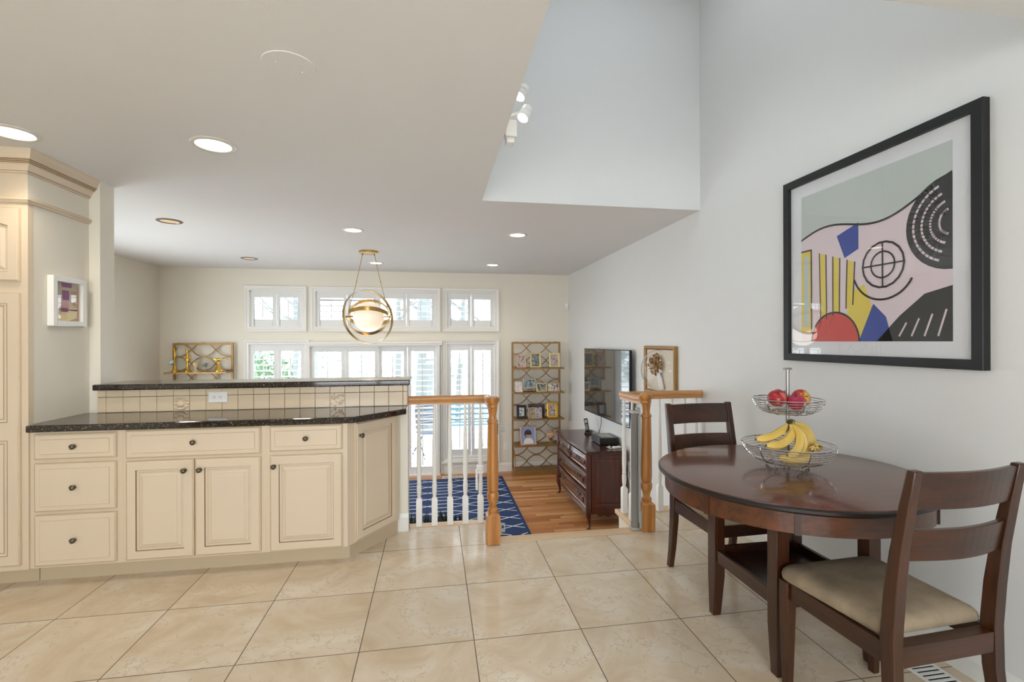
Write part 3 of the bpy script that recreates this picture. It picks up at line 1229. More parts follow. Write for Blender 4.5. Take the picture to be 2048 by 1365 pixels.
outlet('wall_outlet', 'white double outlet set sideways in the tiled backsplash', (-1.447, 3.5025, .997), 0, True)
outlet('wall_outlet', 'white outlet low on the window wall beside the tall gold shelf', (1.123, YF, -.294), 0, False)
o_tv = outlet('wall_outlet', 'white outlet with a plug at the near end of the dresser', (XR, 5.03, .03), PI / 2 * -1 + PI, False)
o_tv.rotation_euler = (0, 0, -PI / 2)
o_tv.location = (XR, 4.95, .03)
t = thing('power_plug', 'grey plug with a wavering white cord in the outlet beside the dresser', 'plug', (XR - .008, 4.95, .01))
m = MB()
m.box((XR - .052, 4.932, -.005), (XR - .0086, 4.968, .042))
m.build('plug_body', 'greyplastic', t, world=True, bevel=.004)
m = MB()
m.tube([(2.112, 4.95, -.004), (2.115, 4.955, -.06), (2.135, 5.02, -.12), (2.14, 4.99, -.24), (2.14, 5.02, -.34), (2.135, 4.93, -.38), (2.138, 4.80, -.45), (2.13, 4.7, -.69)], .0035, 6)
m.build('cord', 'white', t, world=True)

# ------------------------------------------------------------------ pantry
px0, px1, pfy = -3.02, -2.2455, 3.06
t = thing('pantry_cabinet', 'tall cream pantry cabinet with dark-edged crown moulding at left', 'cabinet', (-2.6, 3.3, 0))
m = MB()
m.box((px0, pfy, .10), (px1, 3.538, 2.33))
m.box((px1, pfy - .0, .10), (px1 + .004, pfy + .035, 2.16))
m.build('carcass', 'cream', t, world=True)
m = MB()
m.box((px0, pfy + .078, 0), (px1, 3.5, .0995))
m.build('toe_kick', 'kick', t, world=True)


def moulding(name, prof, ms):
    """profile (out, z) wrapped round front and right side"""
    m = MB()
    for k in range(len(prof) - 1):
        (o0, z0), (o1, z1) = prof[k], prof[k + 1]
        L0 = [(px0, pfy - o0, z0), (px1 + o0, pfy - o0, z0), (px1 + o0, 3.538, z0)]
        L1 = [(px0, pfy - o1, z1), (px1 + o1, pfy - o1, z1), (px1 + o1, 3.538, z1)]
        m.add(L0 + L1, [(0, 1, 4, 3), (1, 2, 5, 4)], ms[k])
    o_, z_ = prof[0]
    m.add([(px1, 3.538, z) if False else (px1 + o, 3.538, z) for o, z in prof] + [(px1, 3.538, prof[-1][1]), (px1, 3.538, prof[0][1])], [tuple(range(len(prof) + 2))], 0)
    return m.build(name, CM, t, world=True)


m = MB()
m.box((px1 - .0005, pfy + .036, .909), (px1 + .0015, 3.538, 2.149))
m.box((px1 - .0005, pfy + .002, 2.187), (px1 + .0015, 3.538, 2.317))
m.build('side_panel', 'wall', t, world=True)
moulding('crown_moulding', [(0, 2.318), (.012, 2.318), (.012, 2.326), (.016, 2.328), (.016, 2.334), (.02, 2.342), (.028, 2.356), (.036, 2.364), (.036, 2.368), (.042, 2.370), (.042, 2.376), (.048, 2.378), (.048, 2.384), (.054, 2.386), (.060, 2.41), (.068, 2.43), (.07, 2.4395), (0, 2.4395)],
         [0, 0, 1, 0, 0, 0, 0, 1, 0, 1, 0, 1, 0, 0, 0, 0, 0])
moulding('frieze_moulding', [(0, 2.150), (.012, 2.152), (.018, 2.160), (.018, 2.164), (.022, 2.166), (.022, 2.172), (.018, 2.174), (.018, 2.178), (.008, 2.184), (0, 2.186)],
         [0, 0, 2, 0, 0, 2, 0, 0, 0])
m = MB()
L, ms = door_rings(.70, .41, .05)
m.rings(L, ms, Matrix.Translation((px1 - .728, pfy - .0005, 1.712)))
m.build('upper_door', CM, t, world=True)
m = MB()
# lower door with two raised panels on one slab
dx0, dw, dz0, dz1 = px1 - .728, .70, .128, 1.648
X = Matrix.Translation((dx0, pfy - .0005, dz0))
hh = dz1 - dz0
m.rings([rect(0, 0, dw, hh, 0), rect(0, 0, dw, hh, -.012), rect(.006, .006, dw - .006, hh - .006, -.0145), rect(.009, .009, dw - .009, hh - .009, -.018)], [0, 2, 0, 0], X)
for z0, z1 in ((.06, .70), (.80, hh - .06)):
    a, b2 = .055, dw - .055
    m.rings([rect(a, z0, b2, z1, -.0181), rect(a + .003, z0 + .003, b2 - .003, z1 - .003, -.0183), rect(a + .006, z0 + .006, b2 - .006, z1 - .006, -.022), rect(a + .016, z0 + .016, b2 - .016, z1 - .016, -.0185), rect(a + .019, z0 + .019, b2 - .019, z1 - .019, -.0185), rect(a + .042, z0 + .042, b2 - .042, z1 - .042, -.024), rect(a + .044, z0 + .044, b2 - .044, z1 - .044, -.024)],
            [1, 0, 0, 1, 0, 2, 0], X)
m.build('lower_door', CM, t, world=True)

# small framed print on the pantry side
fx = px1 + .0005
t = thing('framed_print', 'small white framed abstract print on the pantry side panel', 'picture', (px1 + .0017, 3.33, 1.62), PI / 2)
w_, h_ = .272, .300
m = MB()
for a, b2 in (((-w_ / 2, -.035, -h_ / 2), (-w_ / 2 + .032, -.0005, h_ / 2)), ((w_ / 2 - .032, -.035, -h_ / 2), (w_ / 2, -.0005, h_ / 2)), ((-w_ / 2 + .032, -.035, h_ / 2 - .032), (w_ / 2 - .032, -.0005, h_ / 2)), ((-w_ / 2 + .032, -.035, -h_ / 2), (w_ / 2 - .032, -.0005, -h_ / 2 + .032))):
    m.box(a, b2)
m.build('frame', 'white', t, bevel=.002)
m = MB()
iw, ih = w_ - .064, h_ - .064
PM = ['p_olive', 'p_purple', 'p_navy', 'p_peach', 'p_pink', 'p_lilac', 'p_tan', 'p_cream']


def patch(mb, pts, y, m_):
    mb.add([(-iw / 2 + u * iw, y, -ih / 2 + v * ih) for u, v in pts], [tuple(range(len(pts)))], m_)


def disc(cu, cv, ru, rv, a0=0, a1=360, n=16):
    return [(min(max(cu + ru * math.cos(math.radians(a0 + (a1 - a0) * k / n)), 0), 1), min(max(cv + rv * math.sin(math.radians(a0 + (a1 - a0) * k / n)), 0), 1)) for k in range(n + (0 if a1 - a0 == 360 else 1))]


m.box((-iw / 2, -.008, -ih / 2), (iw / 2, -.004, ih / 2), 0)
Y0 = -.0084
patch(m, [(0, 0), (1, 0), (1, .32), (0, .3)], Y0, 7)
patch(m, [(.1, .28), (.95, .28), (.95, .55), (.6, .6), (.1, .6)], Y0, 3)
patch(m, [(.3, .3), (.6, .3), (.62, .58), (.3, .58)], Y0 - .0002, 4)
patch(m, [(.34, .88), (.72, .88), (.72, 1), (.3, 1)], Y0 - .0002, 1)
patch(m, [(.36, .55), (.62, .55), (.62, .8), (.34, .8)], Y0 - .0003, 1)
patch(m, [(.3, .24), (.58, .24), (.58, .34), (.3, .34)], Y0 - .0004, 1)
patch(m, [(.66, .72), (.9, .72), (.95, .8), (.66, .8)], Y0 - .0002, 6)
patch(m, [(.62, .5), (.95, .36), (1, .42), (.65, .6)], Y0 - .0003, 0)
patch(m, disc(0, .75, .13, .12, -90, 90), Y0 - .0002, 2)
patch(m, disc(0, .95, .12, .1, -90, 30), Y0 - .0002, 1)
patch(m, disc(0, .12, .2, .14, -90, 90), Y0 - .0003, 5)
patch(m, disc(0, .45, .16, .12, -90, 90), Y0 - .0003, 5)
patch(m, [(0, .26), (.16, .3), (.1, .38), (0, .38)], Y0 - .0005, 2)
patch(m, [(.93, 0), (1, 0), (1, .95), (.93, .9)], Y0 - .0004, 6)
patch(m, [(.55, 0), (.95, 0), (.95, .1)], Y0 - .0005, 6)
m.build('print', PM, t)
m = MB()
m.box((-iw / 2, -.016, -ih / 2), (iw / 2, -.0145, ih / 2))
m.build('glass', 'pic', t)

# ------------------------------------------------------------------ railings
NP = [(.0, .205, 1), (.038, .205, 0), (.031, .212, 0), (.036, .222, 0), (.036, .232, 0), (.024, .250, 0), (.028, .275, 0), (.040, .305, 0), (.0415, .335, 0), (.036, .348, 0), (.030, .352, 0), (.036, .360, 0), (.0395, .40, 0), (.0385, .55, 0), (.034, .80, 0), (.033, .815, 0), (.038, .822, 0), (.038, .834, 0), (.030, .842, 0), (.026, .86, 0), (.030, .895, 0), (.034, .912, 0), (.030, .918, 0), (.036, .924, 0), (.036, .932, 0), (.034, .938, 0), (.044, .962, 0), (.047, .972, 0), (.047, .985, 0), (.040, .992, 0), (.001, .993, 0)]


def newel(parent, x, y):
    m = MB()
    s_ = .046
    m.loft([[(x - q, y - q, z), (x + q, y - q, z), (x + q, y + q, z), (x - q, y + q, z)] for q, z in ((s_, 0.0045), (s_, .195), (s_ - .012, .207))])
    m.lathe([(r, z) for r, z, _ in NP[1:]], (x, y, 0), 28)
    return m.build('newel_post', 'oakZ', parent, world=True, angle=30)


def baluster(parent, x, y, zt=.905):
    m = MB()
    s_ = .0215
    m.loft([[(x - q, y - q, z), (x + q, y - q, z), (x + q, y + q, z), (x - q, y + q, z)] for q, z in ((s_, .0045), (s_, .195), (.013, .212))])
    m.lathe([(.0135, .205), (.0125, .215), (.017, .25), (.018, .29), (.0175, .305), (.0135, .312), (.0165, .318), (.0165, .326), (.014, .332), (.018, .40), (.0165, .55), (.011, .80), (.0095, zt)], (x, y, 0), 14)
    return m.build('baluster', 'trim', parent, world=True, angle=30)


RP = [(-.030, .935), (-.032, .950), (-.024, .962), (-.010, .966), (.010, .966), (.024, .962), (.032, .950), (.030, .935), (.022, .925), (.024, .905), (-.024, .905), (-.022, .925)]

t = thing('stair_railing', 'oak handrail with white balusters between half wall and left newel', 'railing', (.1, 3.585, 0))
m = MB()
yr = 3.585
m.loft([[(x, yr + d, z) for d, z in RP] for x in (-.1885, .372)], 0, True)
m.build('handrail', 'oakX', t, world=True, angle=50)
m = MB()
m.loft([[(.390 + d, y, z + dz) for d, z in RP] for y, dz in ((yr + .03, 0), (3.30, .002), (3.235, .012))], 0, True)
m.build('handrail', 'oakY', t, world=True, angle=50)
newel(t, .390, 3.204)
for x in (-.113, 0., .115, .229, .343):
    baluster(t, x, yr)

t = thing('stair_railing', 'oak handrail with newel running behind the far chair to the right wall', 'railing', (1.8, 3.585, 0))
m = MB()
m.loft([[(x, yr + d, z) for d, z in RP] for x in (1.474, XR - .001)], 0, True)
m.build('handrail', 'oakX', t, world=True, angle=50)
m = MB()
m.loft([[(1.490 + d, y, z + dz) for d, z in RP] for y, dz in ((yr + .03, 0), (3.30, .002), (3.235, .012))], 0, True)
m.build('handrail', 'oakY', t, world=True, angle=50)
newel(t, 1.513, 3.235)
for x in (1.490, 1.79, 1.90, 2.01, 2.11):
    baluster(t, x, yr)
baluster(t, 1.490, 3.43)

# retractable gate rolled up beside the right newel
t = thing('baby_gate', 'grey rolled-up retractable safety gate mounted on the right newel', 'safety gate', (1.43, 3.25, 0))
m = MB()
m.lathe([(.012, .02), (.029, .022), (.0295, .05), (.027, .06), (.027, .80), (.030, .81), (.030, .845), (.012, .85)], (1.432, 3.252, 0), 24)
m.build('roller', 'grey', t, world=True)
m = MB()
m.box((1.448, 3.222, .06), (1.466, 3.246, .84))
m.box((1.452, 3.215, .50), (1.464, 3.224, .82))
m.box((1.454, 3.214, .62), (1.462, 3.2225, .66))
m.build('pull_bar', 'greyplastic', t, world=True, bevel=.003)
m = MB()
m.box((1.402, 3.224, .846), (1.468, 3.276, .866))
m.box((1.44, 3.23, .866), (1.468, 3.262, .886))
m.build('top_bracket', 'greyplastic', t, world=True, bevel=.004)
m = MB()
m.prism([(1.400, 3.225), (1.432, 3.219), (1.468, 3.225), (1.468, 3.28), (1.400, 3.28)], .0055, .024)
m.build('bottom_bracket', 'greyplastic', t, world=True, bevel=.004)
m = MB()
m.box((1.450, 3.205, .03), (1.4665, 3.222, .15))
m.box((1.453, 3.2025, .045), (1.461, 3.206, .135))
m.build('wall_clip', 'greyplastic', t, world=True, bevel=.003)
for z, lb in ((.775, 'upper grey gate latch bracket on the left newel'), (.10, 'lower grey gate latch bracket at the foot of left newel')):
    t = thing('gate_latch', lb, 'bracket', (.4363, 3.204, z), 0, 'gate latch brackets')
    xo = -.012 if z > .5 else 0
    m = MB()
    m.box((xo, -.018, -.036), (.012 + xo, .018, .034))
    m.build('mounting_plate', 'greyplastic', t, bevel=.003)
    m = MB()
    m.box((.0125 + xo, -.014, -.026), (.036, .014, -.018))
    m.box((.0125 + xo, -.014, .018), (.036, .014, .028))
    m.box((.028, -.014, -.0175), (.036, -.004, .0175))
    m.build('hook', 'greyplastic', t, bevel=.002)
t = thing('baluster_clamp', 'white plastic clamp gripping the baluster nearest the left newel', 'clamp', (.343, 3.585, .42))
m = MB()
m.lathe([(.019, -.02), (.028, -.02), (.030, 0), (.028, .012), (.0195, .016)], seg=20)
m.build('collar', 'white', t)
m = MB()
m.box((-.036, -.024, -.17), (-.022, .02, -.021))
m.box((-.022, -.026, -.045), (.02, -.021, -.021))
m.build('side_plate', 'white', t, bevel=.004)

# ------------------------------------------------------------------ lower room
m = MB()
m.box((-2.9, 4.98, ZL), (1.02, 7.17, ZL + .012))
tag(m.build('area_rug', 'rug'), 'navy blue rug with white trellis lines on the oak floor', 'rug')
t = thing('trough_planter', 'dark leafy plants in a trough just beyond the white balusters', 'planter', (-.05, 3.98, ZL))
m = MB()
m.loft([[(-.24, -.09, 0), (.36, -.09, 0), (.36, .09, 0), (-.24, .09, 0)], [(-.27, -.11, .34), (.39, -.11, .34), (.39, .11, .34), (-.27, .11, .34)]])
m.build('trough', 'black', t)
m = MB()
random.seed(11)
for k in range(120):
    x = random.uniform(-.24, .34)
    p0 = Vector((x, random.uniform(-.06, .06), .33))
    zt = .615 + .05 * (k % 3) / 2 - max(0, x - .1) * .22
    p1 = p0 + Vector((random.uniform(-.07, .07), random.uniform(-.05, .05), zt - .33))
    d = (p1 - p0)
    s_ = d.cross(Vector((random.uniform(-1, 1), random.uniform(-1, 1), .1))).normalized() * .016
    mid = p0.lerp(p1, .65)
    m.add([p0, mid - s_, p1, mid + s_], [(0, 1, 2, 3)])
tag(m.build('leaves', 'leaf', t, weld=False), kind='stuff')


def vent(name, label, x0, y0, x1, y1, z, along, group=None):
    t = thing(name, label, 'floor vent', ((x0 + x1) / 2, (y0 + y1) / 2, z), 0, group)
    m = MB()
    e = .014
    m.box((x0, y0, z), (x0 + e, y1, z + .005))
    m.box((x1 - e, y0, z), (x1, y1, z + .005))
    m.box((x0 + e, y0, z), (x1 - e, y0 + e, z + .005))
    m.box((x0 + e, y1 - e, z), (x1 - e, y1, z + .005))
    m.build('frame', 'white', t, world=True, bevel=.0015)
    m = MB()
    if along == 'y':
        n = int((y1 - y0 - 2 * e) / .022)
        for k in range(n):
            y = y0 + e + (y1 - y0 - 2 * e) * (k + .5) / n
            m.box((x0 + e, y - .006, z + .002), (x1 - e, y + .006, z + .0045))
    else:
        n = int((x1 - x0 - 2 * e) / .022)
        for k in range(n):
            x = x0 + e + (x1 - x0 - 2 * e) * (k + .5) / n
            m.box((x - .006, y0 + e, z + .002), (x + .006, y1 - e, z + .0045))
    m.build('slats', 'white', t, world=True)
    m = MB()
    m.box((x0 + e, y0 + e, z + .0002), (x1 - e, y1 - e, z + .001))
    m.build('duct', 'dark', t, world=True)


vent('floor_vent', 'white floor vent on the tiles behind the table leg', 1.930, 1.92, 2.045, 2.19, 0, 'y')
vent('floor_vent', 'white floor vent on the tiles under the near dining chair', 1.940, 1.40, 2.077, 1.76, 0, 'y')
vent('floor_vent', 'white floor vent in the oak floor below the window wall', .12, 7.22, .42, 7.33, ZL, 'x')

# ------------------------------------------------------------------ gold shelves
SH = [.955, .578, .168, -.24]


def etagere(label, xc, rz, name='etagere_shelf'):
    """origin at the floor, back at y=+.13, local front -y"""
    t = thing(name, label, 'shelf', (xc, 7.30, ZL), rz, 'gold lattice shelves')
    wd, ht, bk = .79, 2.055, .13
    m = MB()
    q = .026
    for s_ in (-1, 1):
        x = s_ * (wd / 2 - q / 2)
        m.box((x - q / 2, bk - q, 0), (x + q / 2, bk, ht))
    m.box((-wd / 2 + q, bk - q, ht - q), (wd / 2 - q, bk, ht))
    m.box((-wd / 2 + q, bk - q, .05), (wd / 2 - q, bk, .05 + q))
    m.build('frame', 'gold', t)
    m = MB()
    P = .86 * (wd - 2 * q)
    z = .16
    k = 0
    pitch = .2
    while z < ht - .06:
        for s_ in (-1, 1):
            pts = []
            for i in range(41):
                x = -wd / 2 + q + (wd - 2 * q) * i / 40
                c_ = math.cos(2 * PI * x / P)
                c_ = math.copysign(abs(c_) ** .85, c_)
                pts.append((x, bk - .0135, z + s_ * .095 * c_))
            m.strip(pts, .024, .010)
        z += pitch
    m.build('lattice', 'gold', t)
    for zz in SH:
        z = zz - ZL
        m = MB()
        m.box((-wd / 2, -.135, z - .022), (wd / 2, -.113, z - .002))
        for s_ in (-1, 1):
            x = s_ * (wd / 2 - .010)
            m.box((x - .010, -.113, z - .022), (x + .010, bk - q, z - .002))
        m.box((-wd / 2 + .02, bk - q - .015, z - .022), (wd / 2 - .02, bk - q, z - .002))
        sh = m.build('shelf_frame', 'gold', t)
        m = MB()
        m.box((-wd / 2 + .003, -.133, z - .0018), (wd / 2 - .003, bk - q - .001, z))
        m.build('shelf_panel', 'gold', sh)
    m = MB()
    m.box((-wd / 2, -.135, 0), (wd / 2, bk - q, .075))
    m.build('base', 'gold', t)
    m = MB()
    for s_ in (-1, 1):
        x = s_ * (wd / 2 - .012)
        pts = [(x, bk - q - .002, .62 - .58 * math.sin(PI / 2 * i / 12)) if False else (x, -.12 + (.215) * (1 - math.cos(PI / 2 * i / 12)), .08 + .30 * math.sin(PI / 2 * i / 12)) for i in range(13)]
        m.strip(pts, .014, .010, (1, 0, 0))
    m.build('side_brace', 'gold', t)
    return t


etagere('tall gold lattice shelf of photo frames in the right corner', 1.606, 0)
etagere('gold lattice shelf with brass ornaments showing above the bar top', -3.255, 0)

PCOLS = [['#2b2624', '#8d7f78', '#d8cfc9', '#5b4f4a'], ['#2e3527', '#6c7560', '#8c8797', '#cfc9c4'], ['#4d3a39', '#d9c7bd', '#7d6470', '#efe3da'],
         ['#b9aa9e', '#efe9e4', '#d9c3b4', '#8f8078'], ['#20282c', '#6d7b80', '#b8c2c4', '#3b3f35'], ['#1f2a22', '#4d5a4a', '#b9b6a8', '#2a2c28'],
         ['#cbbcae', '#efe6dd', '#5c4a44', '#a79ab0'], ['#3a3f45', '#9aa3a8', '#e6e6e4', '#7a6a62'], ['#7d5f5c', '#2e2b2c', '#cdbfb8', '#3d4b43'],
         ['#332d2a', '#86796a', '#c9b08a', '#493f37'], ['#4a4550', '#9d95a0', '#c9c2c0', '#352f31']]
PI_ = [0]


def photo_frame(label, x0, x1, zs, h, frame, bw, y=7.24, tilt=9., rz=0., easel=False, group=None, portrait=False, lift=0., rounded=False):
    """stands on shelf height zs"""
    t = thing('photo_frame', label, 'photo frame', ((x0 + x1) / 2, y, zs + .0008), math.radians(rz), group)
    w_ = x1 - x0
    X = Matrix.Translation((0, 0, lift)) @ Matrix.Rotation(math.radians(-tilt), 4, 'X')
    m = MB()
    if rounded:
        def rr(ins, y_):
            r = .03
            pts = []
            for cx, cz, a0 in ((w_ / 2 - r, r, -90), (w_ / 2 - r, h - r, 0), (-w_ / 2 + r, h - r, 90), (-w_ / 2 + r, r, 180)):
                for k in range(5):
                    a = math.radians(a0 + 90 * k / 4)
                    pts.append((cx + (r - ins * .6) * math.cos(a) - math.copysign(ins * .4, cx), y_, cz + (r - ins * .6) * math.sin(a) - math.copysign(ins * .4, cz - h / 2)))
            return pts
        m.rings([rr(0, 0), rr(0, -.012), rr(.006, -.018), rr(bw * .8, -.018), rr(bw, -.009)], [0] * 5, X)
    elif bw > 0:
        m.rings([rect(-w_ / 2, 0, w_ / 2, h, 0), rect(-w_ / 2, 0, w_ / 2, h, -.010), rect(-w_ / 2 + .003, .003, w_ / 2 - .003, h - .003, -.014), rect(-w_ / 2 + bw * .8, bw * .8, w_ / 2 - bw * .8, h - bw * .8, -.014), rect(-w_ / 2 + bw, bw, w_ / 2 - bw, h - bw, -.009)], [0] * 5, X)
    else:
        m.box((-w_ / 2, -.009, 0), (w_ / 2, 0, h), 0, X)
    m.build('frame', frame, t)
    i = PI_[0]
    PI_[0] += 1
    m = MB()
    b_ = bw if bw > 0 else .004
    a0, a1, c0, c1 = -w_ / 2 + b_, w_ / 2 - b_, b_, h - b_
    m.add(rect(a0, c0, a1, c1, -.0096), [(0, 1, 2, 3)], 0, False, X)
    if portrait:
        def el(cx, cz, rx, rz_, y_, mm, n=20):
            m.add([(cx + rx * math.cos(2 * PI * k / n), y_, max(cz + rz_ * math.sin(2 * PI * k / n), c0)) for k in range(n)], [tuple(range(n))], mm, False, X)
        el(0, c0 + .005, .080, .085, -.0099, 3)
        el(-.005, h * .61, .058, .062, -.0102, 2)
        el(0, h * .555, .040, .052, -.0105, 1)
        el(.0, h * .635, .046, .026, -.0108, 2)
        m.add([(-.018, -.0100, h * .40), (.018, -.0100, h * .40), (.016, -.0100, h * .48), (-.016, -.0100, h * .48)], [(0, 1, 2, 3)], 1, False, X)
        m.build('photo', ['skyblue', 'skin', 'hair', 'ribbon'], t)
    else:
        m.build('photo', photo_mat(i + 1, PCOLS[i % len(PCOLS)]), t)
    m = MB()
    if easel:
        for s_ in (-1, 1):
            m.tube([(s_ * w_ * .3, -.03, 0.004), (s_ * w_ * .3, -.012, lift), (s_ * w_ * .1, .03 + h * .12, h * .7 + lift)], .004, 6)
        m.tube([(s_ * 0, .07, .003), (0, .035 + h * .1, h * .6 + lift)], .004, 6)
        m.tube([(-w_ * .3, -.012, lift - .004), (w_ * .3, -.012, lift - .004)], .004, 6)
        m.build('easel', 'gold', t)
    else:
        yb = math.tan(math.radians(tilt)) * h * .6 + .002
        m.add([(-.02, yb, h * .6), (.02, yb, h * .6), (.02, yb + h * .22, 0.001), (-.02, yb + h * .22, 0.001), (-.02, yb + .004, h * .6), (.02, yb + .004, h * .6), (.02, yb + h * .22 + .006, 0.001), (-.02, yb + h * .22 + .006, 0.001)],
              [(0, 1, 2, 3), (4, 7, 6, 5), (0, 3, 7, 4), (1, 5, 6, 2), (0, 4, 5, 1), (3, 2, 6, 7)])
        m.build('stand', 'black', t)
    return t


g1, g2, g3 = 'photo frames on the top shelf', 'photo frames on the second shelf', 'photo frames on the third shelf'
s0, s1, s2, s3 = SH
photo_frame('small blush photo frame at left of the top shelf', 1.262, 1.408, s0, .20, 'rose', .022, group=g1)
photo_frame('pale gold photo frame in the middle of the top shelf', 1.475, 1.645, s0, .235, 'palegold', .024, group=g1)
photo_frame('pale gold photo frame at right end of the top shelf', 1.778, 1.95, s0, .228, 'palegold', .026, group=g1, rz=-4)
photo_frame('borderless pale photo at left of the second shelf', 1.232, 1.352, s1, .165, 'silver', 0, group=g2)
photo_frame('landscape silver photo frame raised on a small easel', 1.366, 1.565, s1, .15, 'silver', .014, group=g2, easel=True, lift=.05, y=7.27)
photo_frame('small gold photo frame right of the easel', 1.566, 1.735, s1, .135, 'palegold', .015, group=g2, y=7.22, rz=4)
photo_frame('gold landscape photo frame at right end of second shelf', 1.752, 1.934, s1, .13, 'palegold', .012, group=g2, y=7.225)
photo_frame('black photo frame at left of the third shelf', 1.262, 1.412, s2, .205, 'blackframe', .036, group=g3)
photo_frame('dark carved wooden photo frame in the middle of third shelf', 1.455, 1.715, s2, .215, 'cherryX', .05, group=g3, y=7.30, tilt=5)
photo_frame('loose portrait photo leaning left on the carved wooden frame', 1.44, 1.555, s2, .165, 'ribbon', 0, group=g3, y=7.225)
photo_frame('loose dark photo leaning on the right of the carved wooden frame', 1.56, 1.655, s2, .15, 'ribbon', 0, group=g3, y=7.235)
photo_frame('rounded bright gold photo frame at right of the third shelf', 1.737, 1.912, s2, .245, 'goldframe', .038, group=g3, rounded=True, y=7.22)
photo_frame('large rose gold portrait frame alone on the lowest shelf', 1.31, 1.565, s3, .285, 'rose', .022, portrait=True, y=7.205, rz=5)
t = thing('shell_ornament', 'spiky pinkish shell ornament on the lowest gold shelf', 'ornament', (1.80, 7.26, s3 + .0008))
m = MB()
m.lathe([(.055, 0), (.05, .008), (.016, .016), (.012, .05), (.03, .075), (.001, .08)], seg=20)
m.build('stand', 'gold', t)
m = MB()
m.sphere((0, 0, .135), .062, 16, 10, sq=(1.15, .9, .9))
random.seed(5)
for k in range(26):
    a, b2 = random.random() * 2 * PI, random.uniform(-.2, 1.2)
    d = Vector((math.cos(a) * math.cos(b2), math.sin(a) * math.cos(b2), math.sin(b2)))
    m.tube([Vector((0, 0, .135)) + d * .05, Vector((0, 0, .135)) + d * .082], [.014, .003], 6)
m.build('shell', 'shell', t)

# ornaments on the left gold shelf
zs = SH[0] + .0008
t = thing('brass_figurine', 'brass candlestick with a glass ball at its stem, leftmost ornament', 'ornament', (-3.545, 7.25, zs), 0, 'brass ornaments')
m = MB()
m.lathe([(.045, 0), (.045, .012), (.03, .03), (.018, .05), (.014, .09), (.018, .095), (.010, .10), (.012, .17), (.018, .19), (.010, .20), (.014, .24), (.010, .26), (.014, .28), (.03, .33), (.028, .332), (.010, .29), (.001, .288)], seg=20)
m.build('stem', 'brightbrass', t)
m = MB()
m.sphere((-.03, -.03, .135), .034, 16, 10)
m.build('glass_ball', 'crystal', t)
t = thing('brass_candlestick', 'tall brass candlestick with a wide base, second ornament from left', 'candlestick', (-3.385, 7.25, zs), 0, 'brass ornaments')
m = MB()
m.lathe([(.055, 0), (.055, .010), (.035, .022), (.02, .05), (.014, .12), (.02, .14), (.028, .17), (.016, .20), (.012, .25), (.02, .27), (.024, .30), (.018, .302), (.014, .28), (.001, .278)], seg=20)
m.build('stem', 'brightbrass', t)
m = MB()
m.tube([(.012, 0, .15), (.045, 0, .18), (.04, 0, .22), (.012, 0, .23)], .005, 6)
m.tube([(-.012, 0, .15), (-.045, 0, .18), (-.04, 0, .22), (-.012, 0, .23)], .005, 6)
m.build('handles', 'brightbrass', t)
t = thing('goblet', 'small cream goblet beside the tall brass candlestick', 'goblet', (-3.275, 7.235, zs))
m = MB()
m.lathe([(.038, 0), (.036, .008), (.012, .018), (.009, .05), (.02, .065), (.036, .09), (.038, .125), (.034, .125), (.03, .09), (.001, .075)], seg=20)
m.build('bowl', 'creamglass', t)
t = thing('leaf_ornament', 'grey fan-shaped leaf ornament between goblet and brass bird', 'ornament', (-3.15, 7.26, zs))
m = MB()
for k in range(7):
    a = math.radians(70 + 14 * k)
    c_, s_ = math.cos(a), math.sin(a)
    m.strip([(0, 0, .055), (c_ * .04, -.003, .055 + s_ * .045), (c_ * .065, 0, .055 + s_ * .072)], .012, .004)
m.build('fan', 'greyleaf', t)
m = MB()
m.lathe([(.022, 0), (.022, .006), (.005, .012), (.004, .06)], seg=14)
m.build('stand', 'gold', t)
t = thing('brass_bird', 'brass bird with spread wings on a bell-shaped base', 'ornament', (-2.99, 7.25, zs), 0, 'brass ornaments')
m = MB()
m.lathe([(.052, 0), (.052, .012), (.044, .03), (.034, .05), (.024, .075), (.014, .105), (.012, .14), (.001, .145)], seg=20)
m.build('base', 'brightbrass', t)
m = MB()
m.sphere((0, 0, .165), .026, 14, 8, sq=(1.1, 1.3, .9))
m.sphere((-.02, -.035, .178), .012, 10, 6)
for s_ in (-1, 1):
    m.loft([[(s_ * x, y0, z), (s_ * x, y1, z), (s_ * x, y1, z + th), (s_ * x, y0, z + th)] for x, y0, y1, z, th in ((.01, -.03, .03, .160, .014), (.06, -.028, .03, .170, .010), (.105, -.012, .03, .162, .006))])
m.build('bird', 'brightbrass', t)

# motion sensor in the corner
t = thing('motion_sensor', 'small white motion sensor high in the far right corner', 'sensor', (2.118, YF, 1.93))
m = MB()
m.box((-.032, -.042, -.045), (.032, -.0005, .05))
m.build('housing', 'white', t, bevel=.008)
m = MB()
m.box((-.02, -.046, -.03), (.02, -.0425, 0))
m.build('lens', 'mat', t, bevel=.002)

